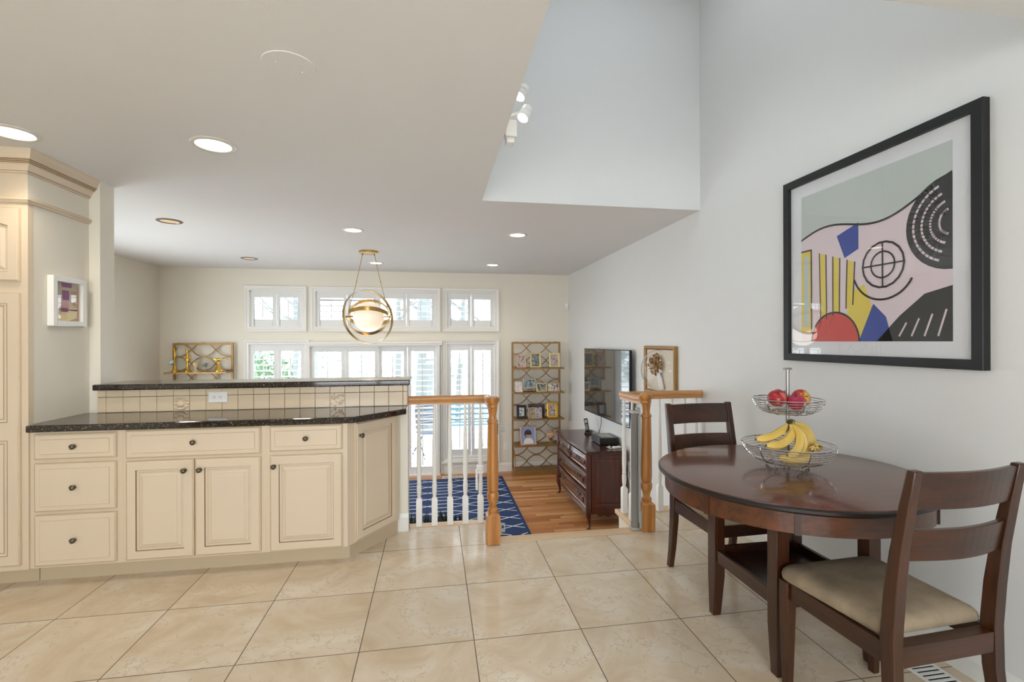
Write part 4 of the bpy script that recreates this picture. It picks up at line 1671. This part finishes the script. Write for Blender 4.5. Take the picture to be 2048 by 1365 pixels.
# ------------------------------------------------------------------ television
a, b2 = Vector((2.080, 4.85, 0)), Vector((2.032, 6.27, 0))
d = b2 - a
t = thing('television', 'large black flat television mounted on the right wall above the dresser', 'television', ((a + b2) / 2).to_tuple()[:2] + (.42,), math.atan2(-d.y, -d.x))
wd = d.length
m = MB()
m.box((-wd / 2, 0, 0), (wd / 2, .028, .848))
m.box((-wd * .34, .0285, .08), (wd * .34, .055, .55))
m.build('housing', 'tvedge', t, bevel=.004)
m = MB()
m.box((-wd / 2 + .008, -.0015, .016), (wd / 2 - .008, -.0002, .840))
m.build('screen', 'tv', t)
m = MB()
m.box((-.15, .0555, .25), (.15, .062, .45))
m.box((-.04, .062, .30), (.04, .075, .40))
m.build('wall_mount', 'black', t)
for (y, z0, z1, lb) in ((5.89, .42, .16, 'thin dark cable hanging from the middle of the television'), (5.09, .42, .16, 'thin dark cable hanging from the near corner of the television')):
    m = MB()
    m.tube([(2.135, y, z0 + .05), (2.138, y + .01, (z0 + z1) / 2), (2.10, y - .005, z1)], .004, 6)
    tag(m.build('hanging_cable', 'black'), lb, 'cable', 'television cables')

# ------------------------------------------------------------------ dresser
t = thing('dresser', 'dark cherry dresser with carved legs and four drawers under the television', 'dresser', (1.885, 5.66, ZL), -PI / 2)
Wd, Dp, Hh = 1.30, .47, .85
hw, hd = Wd / 2, Dp / 2


def bow(x):
    return .007 * math.cos(2 * PI * x / Wd)


m = MB()
m.box((-hw + .03, -hd + .03, .17), (hw - .03, hd - .005, .815))
m.build('carcass', 'cherryZ', t)
m = MB()
N = 24
for z0, z1, ov in ((.815, .822, .0), (.822, .838, .012), (.838, .85, .006)):
    f_ = [(-hw - ov + (Wd + 2 * ov) * k / N, -hd - .005 - ov - bow(-hw + Wd * k / N)) for k in range(N + 1)]
    m.prism(f_ + [(hw + ov, hd), (-hw - ov, hd)], z0, z1)
m.build('top', 'cherryX', t, bevel=.003)


def bowed_front(name, x0, x1, z0, z1, handles):
    m = MB()
    n = 16

    def loop(ins, out):
        pts = [(x0 + ins + (x1 - x0 - 2 * ins) * k / n, 0, z0 + ins) for k in range(n + 1)] + [(x1 - ins + (x0 - x1 + 2 * ins) * k / n, 0, z1 - ins) for k in range(n + 1)]
        return [(x, -hd + .028 - out - bow(x), z) for x, _, z in pts]
    L = [loop(0, 0), loop(0, .016), loop(.006, .024), loop(.022, .026), loop(.028, .022), loop(.036, .025)]
    for k in range(len(L) - 1):
        c_ = len(L[0])
        m.add(L[k] + L[k + 1], [(i, (i + 1) % c_, c_ + (i + 1) % c_, c_ + i) for i in range(c_)], 0)
    q = L[-1]
    m.add(q, [(i, i + 1, 2 * n + 1 - i - 1, 2 * n + 1 - i) for i in range(n)], 0)
    # carved flourish
    for s_ in (-1, 1):
        xm = (x0 + x1) / 2 + s_ * (x1 - x0) * .40
        m.tube([(xm + s_ * .02, -hd - bow(xm), z0 + .05), (xm, -hd - .002 - bow(xm), z0 + .08), (xm + s_ * .015, -hd - bow(xm), z0 + .11), (xm - s_ * .01, -hd - bow(xm), z0 + .10)], .005, 6)
    o = m.build(name, 'cherryX', t)
    for hx in handles:
        h_ = MB()
        zc = (z0 + z1) / 2
        y_ = -hd - bow(hx)
        h_.sphere((hx - .035, y_ - .001, zc + .012), .013, 10, 6, sq=(1, .5, 1.2))
        h_.sphere((hx + .035, y_ - .001, zc + .012), .013, 10, 6, sq=(1, .5, 1.2))
        h_.tube([(hx - .035, y_ - .008, zc + .01), (hx - .03, y_ - .018, zc - .016), (hx, y_ - .02, zc - .024), (hx + .03, y_ - .018, zc - .016), (hx + .035, y_ - .008, zc + .01)], .004, 6)
        h_.build('handle', 'bronze', o)


bowed_front('drawer', -hw + .045, -.012, .625, .800, (-.31,))
bowed_front('drawer', .012, hw - .045, .625, .800, (.31,))
bowed_front('drawer', -hw + .045, hw - .045, .410, .610, (-.33, .33))
bowed_front('drawer', -hw + .045, hw - .045, .195, .395, (-.33, .33))
m = MB()
pts = []
for k in range(33):
    x = -hw + .05 + (Wd - .1) * k / 32
    pts.append((x, .125 + .03 * abs(math.cos(3 * PI * x / Wd)) - .015 * math.cos(2 * PI * x / Wd * 3)))
poly = pts + [(hw - .05, .192), (-hw + .05, .192)]
n = len(poly)
m.loft([[(x, -hd + .012 - bow(x), z) for x, z in poly], [(x, -hd + .04 - bow(x), z) for x, z in poly]])
m.build('apron', 'cherryX', t)
for s_ in (-1, 1):
    m = MB()
    x = s_ * (hw - .0295)
    a0, a1 = -hd + .06, hd - .03
    L = [[(x + s_ * o, y0 + i if True else 0, z) for y0, i, z in ((a0, ins, .215 + ins), (a1, -ins, .215 + ins), (a1, -ins, .79 - ins), (a0, ins, .79 - ins))] for ins, o in ((0, 0), (0, .012), (.03, .012), (.036, .006), (.05, .006), (.056, .010))]
    m.rings(L, [0] * 6)
    yy = [a0 + (a1 - a0) * k / 16 for k in range(17)]
    zz = [.150 - .035 * math.sin(PI * k / 16) + .02 * math.sin(2 * PI * k / 8) ** 2 for k in range(17)]
    pl = list(zip(yy, zz)) + [(a1, .213), (a0, .213)]
    m.loft([[(x, y, z) for y, z in pl], [(x + s_ * .012, y, z) for y, z in pl]])
    m.build('side_panel', 'cherryZ', t)
    for fy in (-1, 1):
        m = MB()
        cx, cy = s_ * (hw - .028), fy * (hd - .03)
        L = []
        for z, r, o in ((.815, .030, 0), (.62, .030, 0), (.30, .031, .002), (.21, .034, .008), (.15, .032, .010), (.09, .020, -.002), (.04, .014, -.006), (.018, .018, .002), (.006, .026, .012), (0, .024, .012)):
            ox, oy = s_ * o, fy * o
            L.append([(cx + ox + r * .94 * math.cos(2 * PI * (i + .5) / 8), cy + oy + r * .94 * math.sin(2 * PI * (i + .5) / 8), z) for i in range(8)])
        m.loft(L, 0, True)
        m.build('leg', 'cherryZ', t, angle=50)
# things on the dresser
zt = ZL + .85 + .0008
t = thing('cordless_phone', 'black cordless phone standing in its cradle on the dresser', 'telephone', (2.0, 6.0, zt), math.radians(-30))
m = MB()
m.loft([[(-.05, -.045, 0), (.05, -.045, 0), (.05, .05, 0), (-.05, .05, 0)], [(-.045, -.04, .022), (.045, -.04, .022), (.045, .045, .045), (-.045, .045, .045)]])
m.build('cradle', 'black', t, bevel=.006)
X = Matrix.Translation((-.012, .008, .032)) @ Matrix.Rotation(math.radians(-14), 4, 'Y') @ Matrix.Rotation(math.radians(-16), 4, 'X')
m = MB()
m.box((-.024, -.012, 0), (.024, .012, .165), 0, X)
m.box((-.017, -.0135, .105), (.017, -.0118, .148), 1, X)
for k in range(4):
    m.box((-.017, -.0135, .02 + .018 * k), (.017, -.0118, .03 + .018 * k), 1, X)
m.build('handset', ['black', 'greyplastic'], t, bevel=.004)
t = thing('cable_box', 'black square cable box with vented top on the dresser', 'cable box', (2.01, 5.43, zt), 0)
m = MB()
m.box((-.115, -.15, .006), (.115, .15, .085))
for k in ((-.09, -.12), (.09, -.12), (-.09, .12), (.09, .12)):
    m.box((k[0] - .012, k[1] - .012, 0), (k[0] + .012, k[1] + .012, .0065))
m.build('housing', 'black', t, bevel=.006)
m = MB()
m.box((-.07, -.10, .0852), (.075, .10, .0865))
m.build('top_vent', 'greyplastic', t, bevel=.001)
m = MB()
m.box((-.06, -.1515, .02), (.06, -.1502, .06))
m.build('front_display', 'dark', t)
t = thing('power_adapter', 'small white power adapter at the near corner of the dresser', 'adapter', (2.04, 5.12, zt), math.radians(10))
m = MB()
m.box((-.05, -.025, 0), (.05, .025, .024))
m.build('body', 'white', t, bevel=.008)
m = MB()
m.tube([(-.05, 0, .008), (-.085, -.01, .006), (-.10, .02, .010), (-.07, .045, .025), (-.055, .03, .01), (-.09, .015, .02), (-.105, .05, .012)], .004, 6)
m.build('coiled_lead', 'white', t)
m = MB()
m.tube([(2.10, 5.282, zt + .05), (2.09, 5.25, zt + .075), (2.10, 5.21, zt + .04), (2.115, 5.20, zt + .005)], .004, 6)
tag(m.build('box_cable', 'black'), 'short black cable arching from the cable box', 'cable')
# ------------------------------------------------------------------ shadow box with dried bouquet
by0, by1, bz0, bz1 = 3.955, 4.59, .855, 1.318
bw_, bh_ = by1 - by0, bz1 - bz0
t = thing('shadow_box', 'gilt shadow box with a dried bouquet under bulging glass', 'picture', (XR, (by0 + by1) / 2, bz0), -PI / 2)
m = MB()
e = .034
m.rings([rect(-bw_ / 2, 0, bw_ / 2, bh_, -.0005), rect(-bw_ / 2, 0, bw_ / 2, bh_, -.03), rect(-bw_ / 2 + .006, .006, bw_ / 2 - .006, bh_ - .006, -.036), rect(-bw_ / 2 + .022, .022, bw_ / 2 - .022, bh_ - .022, -.036), rect(-bw_ / 2 + e, e, bw_ / 2 - e, bh_ - e, -.026), rect(-bw_ / 2 + e, e, bw_ / 2 - e, bh_ - e, -.010)], [0] * 6)
m.build('frame', 'gold', t)
m = MB()
m.box((-bw_ / 2 + e, -.0125, e), (bw_ / 2 - e, -.0102, bh_ - e))
m.build('backing', 'linen', t)
m = MB()
random.seed(21)
for k in range(230):
    a = random.random() * 2 * PI
    r = random.random() ** .6
    x = -.03 + .125 * r * math.cos(a)
    z = .285 + .105 * r * math.sin(a)
    y = -.03 - .075 * math.sqrt(max(0, 1 - r * r)) * random.random()
    X = Matrix.Translation((x, y, z)) @ Euler((random.uniform(-1, 1), random.uniform(-1, 1), random.random() * 6)).to_matrix().to_4x4()
    s_ = random.uniform(.010, .018)
    m.add([(-s_, 0, 0), (0, -.006, -s_ * .6), (s_, 0, 0), (0, -.006, s_ * .6)], [(0, 1, 2), (0, 2, 3)], random.choice((0, 0, 1)), False, X)
m.sphere((-.03, -.035, .285), .08, 14, 8, 1, sq=(1.2, .3, 1.0))
m.build('dried_flowers', ['petal', 'petaldark'], t, weld=False)
m = MB()
m.loft([[(.03 + cx + r * math.cos(2 * PI * i / 10), -.035 + r * .6 * math.sin(2 * PI * i / 10), z) for i in range(10)] for cx, r, z in ((-.03, .030, .215), (.01, .034, .15), (.035, .040, .08), (.04, .034, .06))], 0, True)
m.build('white_wrap', 'ribbon', t)
m = MB()
L = []
for k in range(9):
    a = PI / 2 * k / 8
    L.append([((bw_ / 2 - e) * math.cos(a) * math.cos(2 * PI * i / 32), -.030 - .125 * math.sin(a), bh_ / 2 + (bh_ / 2 - e) * math.cos(a) * math.sin(2 * PI * i / 32)) for i in range(32)])
m.loft(L, 0, True, False)
m.build('glass_dome', 'pic', t)

# ------------------------------------------------------------------ large framed artwork
ay0, ay1, az0, az1 = 1.535, 2.612, 1.25, 2.325
aw, ah = ay1 - ay0, az1 - az0
t = thing('framed_artwork', 'large black framed abstract artwork with bold colours above the table', 'picture', (XR, (ay0 + ay1) / 2, az0), -PI / 2)
m = MB()
e = .042
m.rings([rect(-aw / 2, 0, aw / 2, ah, -.0005), rect(-aw / 2, 0, aw / 2, ah, -.034), rect(-aw / 2 + .002, .002, aw / 2 - .002, ah - .002, -.036), rect(-aw / 2 + e, e, aw / 2 - e, ah - e, -.036), rect(-aw / 2 + e, e, aw / 2 - e, ah - e, -.012)], [0] * 5)
m.build('frame', 'blackframe', t)
m = MB()
m.box((-aw / 2 + e, -.0145, e), (aw / 2 - e, -.0122, ah - e))
m.build('mat_board', 'mat', t)
m = MB()
ux0, ux1, uz0, uz1 = -aw / 2 + .125, aw / 2 - .125, .115, ah - .115


def ap(pts, lvl, mm):
    # clip to the sheet
    m.add([(ux0 + (ux1 - ux0) * min(max(u, 0), 1), -.0150 - .0003 * lvl, uz0 + (uz1 - uz0) * min(max(v, 0), 1)) for u, v in pts], [tuple(range(len(pts)))], mm)


def curve(pts, n=10):
    # closed Catmull-Rom
    out = []
    k = len(pts)
    for i in range(k):
        p0, p1, p2, p3 = (Vector(pts[(i + j - 1) % k]) for j in range(4))
        for q in range(n):
            s_ = q / n
            out.append(tuple(.5 * ((2 * p1) + (p2 - p0) * s_ + (2 * p0 - 5 * p1 + 4 * p2 - p3) * s_ * s_ + (3 * p1 - p0 - 3 * p2 + p3) * s_ ** 3)))
    return out


def ring_patch(pts, wdt, lvl, mm):
    ap(pts, lvl, mm)


AM = ['art_grey', 'art_pink', 'art_black', 'art_yellow', 'art_blue', 'art_red', 'mat']
def stroke(pts, th, lvl, mm):
    # thick brush line as a run of quads
    P = [Vector(p) for p in pts]
    for k in range(len(P) - 1):
        d_ = (P[k + 1] - P[k]).normalized()
        n_ = Vector((-d_.y, d_.x)) * th / 2
        e_ = d_ * th * .25
        ap([tuple(P[k] + n_ - e_), tuple(P[k] - n_ - e_), tuple(P[k + 1] - n_ + e_), tuple(P[k + 1] + n_ + e_)], lvl, mm)


def arc(cu, cv, r, a0, a1, n=18):
    return [(cu + r * math.cos(math.radians(a0 + (a1 - a0) * k / n)), cv + r * math.sin(math.radians(a0 + (a1 - a0) * k / n))) for k in range(n + 1)]


wave = [(k / 30, .70 + .045 * math.sin(k / 30 * 7.5) + .10 * (k / 30) ** 2) for k in range(31)]
ap([(0, 0), (1, 0), (1, 1), (0, 1)], 0, 1)
for k in range(30):
    ap([wave[k], wave[k + 1], (wave[k + 1][0], 1), (wave[k][0], 1)], 1, 0)
ap([(1, .36)] + arc(1, .60, .24, 270, 90), 2, 2)
for k in range(4):
    stroke(arc(1, .60, .20 - .045 * k, 110, 250), .012, 3, 1)
ap([(.58, 0), (1, 0), (1, .28), (.86, .25), (.72, .14)], 2, 2)
for k in range(4):
    stroke([(.72 + .07 * k, .03), (.76 + .07 * k, .10 + .02 * k)], .010, 3, 1)
ap([(.44, 0), (.68, 0), (.64, .14), (.56, .22)], 2, 4)
ap([(.30, .67), (.46, .72), (.46, .56), (.36, .52)], 2, 4)
ap([(0, .06), (.09, .06), (.09, .62), (0, .62)], 2, 3)
ap([(.02, .10), (.07, .10), (.07, .58), (.02, .58)], 3, 0)
for k in range(5):
    ap([(.16 + .055 * k, .58 - .02 * k), (.205 + .055 * k, .57 - .02 * k), (.215 + .05 * k, .12 + .02 * k), (.17 + .05 * k, .13 + .02 * k)], 3, 3 if k % 2 == 0 else 1)
ap([(.36, .04), (.47, .02), (.55, .20), (.50, .34), (.40, .30)], 4, 3)
ap([(.10, 0)] + arc(.28, 0, .18, 180, 0) + [(.46, 0)], 5, 5)
stroke(arc(.28, 0, .185, 0, 180), .012, 6, 2)
stroke(wave, .012, 6, 2)
stroke(arc(.62, .44, .13, 0, 360), .012, 6, 2)
stroke(arc(.62, .44, .075, 0, 360), .010, 6, 2)
stroke([(.49, .44), (.75, .44)], .010, 6, 2)
stroke([(.62, .31), (.62, .57)], .010, 6, 2)
stroke(arc(.62, .44, .20, 200, 330), .012, 6, 2)
stroke([(.09, .06), (.09, .62), (0, .62)], .010, 6, 2)
for k in range(6):
    stroke([(.16 + .055 * k, .585 - .02 * k), (.17 + .05 * k, .125 + .02 * k)], .008, 6, 2)
m.build('artwork', AM, t)
m = MB()
m.box((-aw / 2 + e, -.0225, e), (aw / 2 - e, -.021, ah - e))
m.build('glass', 'pic', t)

# ------------------------------------------------------------------ dining table
TX, TY, TZ = 1.580, 1.93, .782
TRX, TRY = .562, .535
t = thing('dining_table', 'round espresso wood dining table against the right wall', 'table', (TX, TY, 0))


def ell(rx, ry, z, n=72):
    return [(rx * math.cos(2 * PI * k / n), ry * math.sin(2 * PI * k / n), z) for k in range(n)]


m = MB()
m.loft([ell(TRX - .008, TRY - .008, TZ - .026), ell(TRX, TRY, TZ - .018), ell(TRX, TRY, TZ - .008)], 1, True, True)
m.loft([ell(TRX, TRY, TZ - .008), ell(TRX - .006, TRY - .006, TZ - .0015)], 1, True, False)
m.loft([ell(TRX - .006, TRY - .006, TZ - .0015), ell(TRX - .012, TRY - .012, TZ), ell(.02, .02, TZ)], 0, False, False)
m.add(ell(.02, .02, TZ), [tuple(range(72))], 0)
m.build('tabletop', ['tabletop', 'edgeblack'], t)
m = MB()
m.loft([ell(TRX - .03, TRY - .03, TZ - .0262), ell(TRX - .03, TRY - .03, TZ - .105), ell(TRX - .05, TRY - .05, TZ - .105), ell(TRX - .05, TRY - .05, TZ - .0262)], 0, True, False)
m.build('apron', 'apronwood', t)
m = MB()
for a in (200, 236, 305, 345):
    c_, s_ = math.cos(math.radians(a)), math.sin(math.radians(a))
    X = Matrix.Translation(((TRX - .03) * c_, (TRY - .03) * s_, 0)) @ Matrix.Rotation(math.radians(a), 4, 'Z')
    m.box((-.012, -.010, TZ - .108), (.006, .010, TZ - .027), 0, X)
m.build('apron_blocks', 'espZ', t)
lx0, lx1, ly0, ly1 = 1.365 - TX, 1.855 - TX, 1.722 - TY, 2.215 - TY
for lx, ly, sx, sy in ((lx0, ly0, 1, 1), (lx1, ly0, -1, 1), (lx0, ly1, 1, -1), (lx1, ly1, -1, -1)):
    m = MB()
    s_ = .058

    def sec(z, ins):
        a_, b_ = lx + sx * ins * .3, lx + sx * (s_ - ins)
        c_, d_ = ly + sy * ins * .3, ly + sy * (s_ - ins)
        return [(a_, c_, z), (b_, c_, z), (b_, d_, z), (a_, d_, z)]
    m.loft([sec(0, .014), sec(.012, .013), sec(.20, 0), sec(TZ - .027, 0)])
    m.build('leg', 'espZ', t, bevel=.003)
    m = MB()
    m.box((lx + sx * s_, ly + sy * .006, .44), (lx + sx * (s_ + .02), ly + sy * .03, TZ - .027)) if False else None
m = MB()
m.box((lx0 + .01, ly0 + .0585, .275), (lx0 + .03, ly1 - .0585, .335))
m.box((lx1 - .03, ly0 + .0585, .275), (lx1 - .01, ly1 - .0585, .335))
m.box((lx0 + .0585, ly0 + .01, .275), (lx1 - .0585, ly0 + .03, .335))
m.box((lx0 + .0585, ly1 - .03, .275), (lx1 - .0585, ly1 - .01, .335))
m.box((lx0 + .03, ly0 + .0585, .288), (lx1 - .03, ly1 - .0585, .303))
m.box((lx0 + .0585, ly0 + .03, .288), (lx1 - .0585, ly0 + .0584, .303))
m.box((lx0 + .0585, ly1 - .0584, .288), (lx1 - .0585, ly1 - .03, .303))
m.build('lower_shelf', 'espY', t, bevel=.002)

# ------------------------------------------------------------------ chairs


def make_chair(label, loc, rz):
    t = thing('dining_chair', label, 'chair', loc, rz, 'espresso ladder-back dining chairs')
    ZS = .475
    for s_ in (-1, 1):
        m = MB()
        L = []
        for z, y, w_, d_ in ((0, -.262, .030, .034), (.12, -.238, .034, .038), (.30, -.216, .038, .044), (.44, -.212, .040, .046), (.58, -.222, .040, .044), (.72, -.238, .038, .038), (.86, -.262, .036, .032), (.985, -.285, .034, .026)):
            x = s_ * .205
            L.append([(x - w_ / 2, y - d_ / 2, z), (x + w_ / 2, y - d_ / 2, z), (x + w_ / 2, y + d_ / 2, z), (x - w_ / 2, y + d_ / 2, z)])
        m.loft(L, 0, True)
        m.build('rear_leg', 'espZ', t, bevel=.004, angle=60)
        m = MB()
        L = []
        for z, w_ in ((0, .028), (.02, .029), (.30, .042), (.425, .042)):
            x, y = s_ * .208, .198
            L.append([(x - w_ / 2, y - w_ / 2, z), (x + w_ / 2, y - w_ / 2, z), (x + w_ / 2, y + w_ / 2, z), (x - w_ / 2, y + w_ / 2, z)])
        m.loft(L)
        m.build('front_leg', 'espZ', t, bevel=.003)
        m = MB()
        x = s_ * .207
        m.box((x - .011, -.188, .358), (x + .011, .1765, .424))
        m.build('seat_rail', 'espY', t, bevel=.002)
    m = MB()
    m.box((-.1865, .190, .358), (.1865, .212, .424))
    m.build('seat_rail', 'espX', t, bevel=.002)
    m = MB()
    m.box((-.1845, -.232, .358), (.1845, -.190, .424))
    m.build('seat_rail', 'espX', t, bevel=.002)
    for z0, z1, y0, y1 in ((.862, .978, -.262, -.283), (.695, .797, -.234, -.251)):
        m = MB()
        L = []
        for k in range(13):
            u = k / 12
            x = -.188 + .376 * u
            b_ = -.026 * math.sin(PI * u)
            L.append([(x, y0 + b_ - .009, z0), (x, y0 + b_ + .009, z0), (x, y1 + b_ + .009, z1), (x, y1 + b_ - .009, z1)])
        m.loft(L, 0, False)
        m.build('back_slat', 'espX', t, bevel=.003)
    # cushion
    m = MB()

    def cs(ins, z, n=6):
        pts = []
        xf, xb, yf, yb, r = .230 - ins, .205 - ins, .235 - ins, -.186 + ins, .05 - ins * .3
        for cx, cy, a0 in ((xf - r, yf - r, 0), (-xf + r, yf - r, 90), (-xb + .02, yb + .02, 180), (xb - .02, yb + .02, 270)):
            rr = r if cy > 0 else .02
            for k in range(n + 1):
                a = math.radians(a0 + 90 * k / n)
                pts.append((cx + rr * math.cos(a), cy + rr * math.sin(a), z))
        return pts
    m.loft([cs(.012, .4245), cs(.002, .432), cs(0, .445), cs(.003, .459), cs(.012, .470), cs(.03, .478), cs(.07, .483), cs(.14, .485)], 0, True)
    m.build('seat_cushion', 'fabric', t, angle=70)
    return t


ch = make_chair('near dining chair with taupe seat, its back toward the camera', (1.592, 1.488, 0), math.radians(3))
dup(ch, (1.628, 2.442, 0), PI + math.radians(2), 'far dining chair behind the table, tucked in near the oak railing', 'espresso ladder-back dining chairs')

# ------------------------------------------------------------------ fruit basket and fruit
BX, BY, BZ = 1.615, 1.965, TZ + .0008
t = thing('fruit_basket', 'two-tier chrome wire fruit basket standing on the dining table', 'fruit basket', (BX, BY, BZ))


def bowl(name, zc, R, depth, nr, nrib, base_r):
    m = MB()
    wr = .0022

    def prof(u):   # u 0 at rim .. 1 bottom
        a = u * PI / 2
        return (base_r + (R - base_r) * math.cos(a) ** .9 if u < 1 else base_r, zc - depth * math.sin(a))
    for k in range(nr):
        r, z = prof(k / (nr - 1) * .98)
        m.tube([(r * math.cos(2 * PI * i / 48), r * math.sin(2 * PI * i / 48), z) for i in range(48)], .0032 if k == 0 else .0017, 6, closed=True)
    for q in range(nrib):
        a = 2 * PI * q / nrib + .3
        m.tube([((prof(u / 10)[0]) * math.cos(a), (prof(u / 10)[0]) * math.sin(a), prof(u / 10)[1]) for u in range(11)], .0028, 6)
    for q in range(7):
        x = base_r * (-1 + 2 * (q + .5) / 7)
        yl = math.sqrt(max(0, base_r ** 2 - x * x))
        m.tube([(x, -yl, zc - depth), (x, yl, zc - depth)], .0016, 5)
    return m.build(name, 'chrome', t)


bowl('lower_bowl', .112, .192, .085, 12, 6, .075)
bowl('upper_bowl', .318, .146, .068, 10, 6, .05)
m = MB()
m.tube([(0, 0, .024), (0, 0, .455)], .0085, 12)
m.box((-.020, -.006, .452), (.020, .006, .461))
m.build('center_pole', 'steel', t, bevel=.001)
for k in range(5):
    a = 2 * PI * k / 5 - PI / 2
    c_, s_ = math.cos(a), math.sin(a)
    m = MB()
    tx, ty = -s_ * .010, c_ * .010
    m.tube([(.066 * c_ + tx, .066 * s_ + ty, .030), (.088 * c_ + tx, .088 * s_ + ty, .006), (.092 * c_, .092 * s_, .003), (.088 * c_ - tx, .088 * s_ - ty, .006), (.066 * c_ - tx, .066 * s_ - ty, .030)], .0028, 6)
    m.build('foot', 'chrome', t)


def banana(label, pts, r=.0185, mt='banana', group='bananas in the lower bowl', stem=True, crown=None):
    P = [Vector(p) for p in pts]
    # resample with Catmull-Rom
    Q = []
    n = len(P)
    for i in range(n - 1):
        p0, p1, p2, p3 = P[max(i - 1, 0)], P[i], P[i + 1], P[min(i + 2, n - 1)]
        for q in range(5):
            s_ = q / 5
            Q.append(.5 * ((2 * p1) + (p2 - p0) * s_ + (2 * p0 - 5 * p1 + 4 * p2 - p3) * s_ * s_ + (3 * p1 - p0 - 3 * p2 + p3) * s_ ** 3))
    Q.append(P[-1])
    N = len(Q)
    rs = []
    for i in range(N):
        u = i / (N - 1)
        if stem:
            f = .38 + .62 * min(1, max(0, (u - .10) / .22)) if u < .35 else 1
        else:
            f = .45 + .55 * min(1, u / .2)
        if u > .80:
            f *= max(.22, math.cos((u - .80) / .2 * PI / 2 * .9))
        rs.append(r * f)
    t = thing('banana', label, 'banana', Q[N // 2], 0, group)
    m = MB()
    m.tube(Q, rs, 7)
    m.build('peel', mt, t, world=True, angle=25)
    m = MB()
    m.sphere(Q[-1], r * .26, 8, 6)
    m.build('tip', 'bananaend', t, world=True)
    if stem:
        m = MB()
        m.tube([Q[0], Q[0] + (Q[0] - Q[1]).normalized() * .014 + Vector((.004, 0, .004))], [r * .42, r * .40], 8)
        m.build('stem', 'bananastem', t, world=True)
    if crown:
        m = MB()
        m.sphere(crown, .014, 10, 8, sq=(1.3, .95, .75))
        m.build('crown', 'bananaend', t, world=True)
    return t


banana('banana lying highest, pointing furthest left over the rim', [(1.597, 1.945, .990), (1.572, 1.942, .965), (1.525, 1.935, .941), (1.470, 1.925, .930), (1.418, 1.918, .928)], crown=(1.606, 1.936, .996))
banana('banana just below the highest one, pointing left', [(1.602, 1.930, .986), (1.594, 1.915, .952), (1.553, 1.900, .919), (1.497, 1.888, .905), (1.443, 1.885, .908)], .0195)
banana('banana at the front centre curving down to the left', [(1.610, 1.925, .986), (1.615, 1.895, .945), (1.597, 1.873, .903), (1.563, 1.862, .872), (1.530, 1.862, .862)], .0195)
banana('banana behind the front centre one, curving down', [(1.618, 1.93, .984), (1.640, 1.905, .942), (1.638, 1.892, .895), (1.612, 1.886, .858)], .019)
banana('banana right of the centre, hanging beside the pole', [(1.625, 1.94, .982), (1.665, 1.93, .945), (1.675, 1.925, .90), (1.655, 1.92, .858)], .0185)
banana('rightmost banana with a thick brown stem', [(1.662, 1.985, .985), (1.715, 1.985, .962), (1.742, 1.975, .915), (1.738, 1.96, .868)], .020, crown=(1.655, 1.99, .990))
banana('banana lying lowest along the bottom of the bowl', [(1.503, 1.878, .857), (1.55, 1.865, .843), (1.61, 1.866, .843), (1.665, 1.885, .858)], .018, stem=False)
banana('overripe banana with black spots at the right of the bowl', [(1.640, 1.862, .882), (1.675, 1.868, .895), (1.712, 1.885, .890)], .017, 'bananaspot', stem=False)
def apple(label, c, r, mt, rx, ry, n=28):
    t = thing('apple', label, 'apple', c, 0, 'apples in the upper bowl')
    X = Euler((rx, ry, 0)).to_matrix().to_4x4()
    prof = []
    for k in range(17):
        a = -PI / 2 + PI * k / 16
        rr = math.cos(a) * (1 + .10 * math.sin(a))
        zz = math.sin(a) * .92
        if k > 12:
            zz -= .16 * ((k - 12) / 4) ** 2 * 1.6
        if k < 3:
            zz += .10 * ((3 - k) / 3) ** 2
        prof.append((max(rr * r, .0005), zz * r))
    m = MB()
    m.lathe(prof, seg=28, X=X)
    m.build('flesh', mt, t, angle=80)
    m = MB()
    m.tube([(0, 0, r * .5), (.002, 0, r * .78), (.005, .001, r * .98)], [.0016, .0014, .002], 6, X=X)
    m.build('stalk', 'bananaend', t)


z = BZ + .318
apple('pale red apple at left of the upper bowl', (BX - .062, BY - .010, z + .003), .040, 'apple1', .5, -.2)
apple('red apple at the back of the upper bowl behind the pole', (BX + .012, BY + .062, z + .000), .040, 'apple3', .3, .4)
apple('crimson apple at the front of the upper bowl', (BX - .004, BY - .058, z - .010), .038, 'apple3', .2, -.3)
apple('yellow-flecked red apple at right of the upper bowl', (BX + .064, BY - .004, z + .001), .041, 'apple2', 1.2, .1)
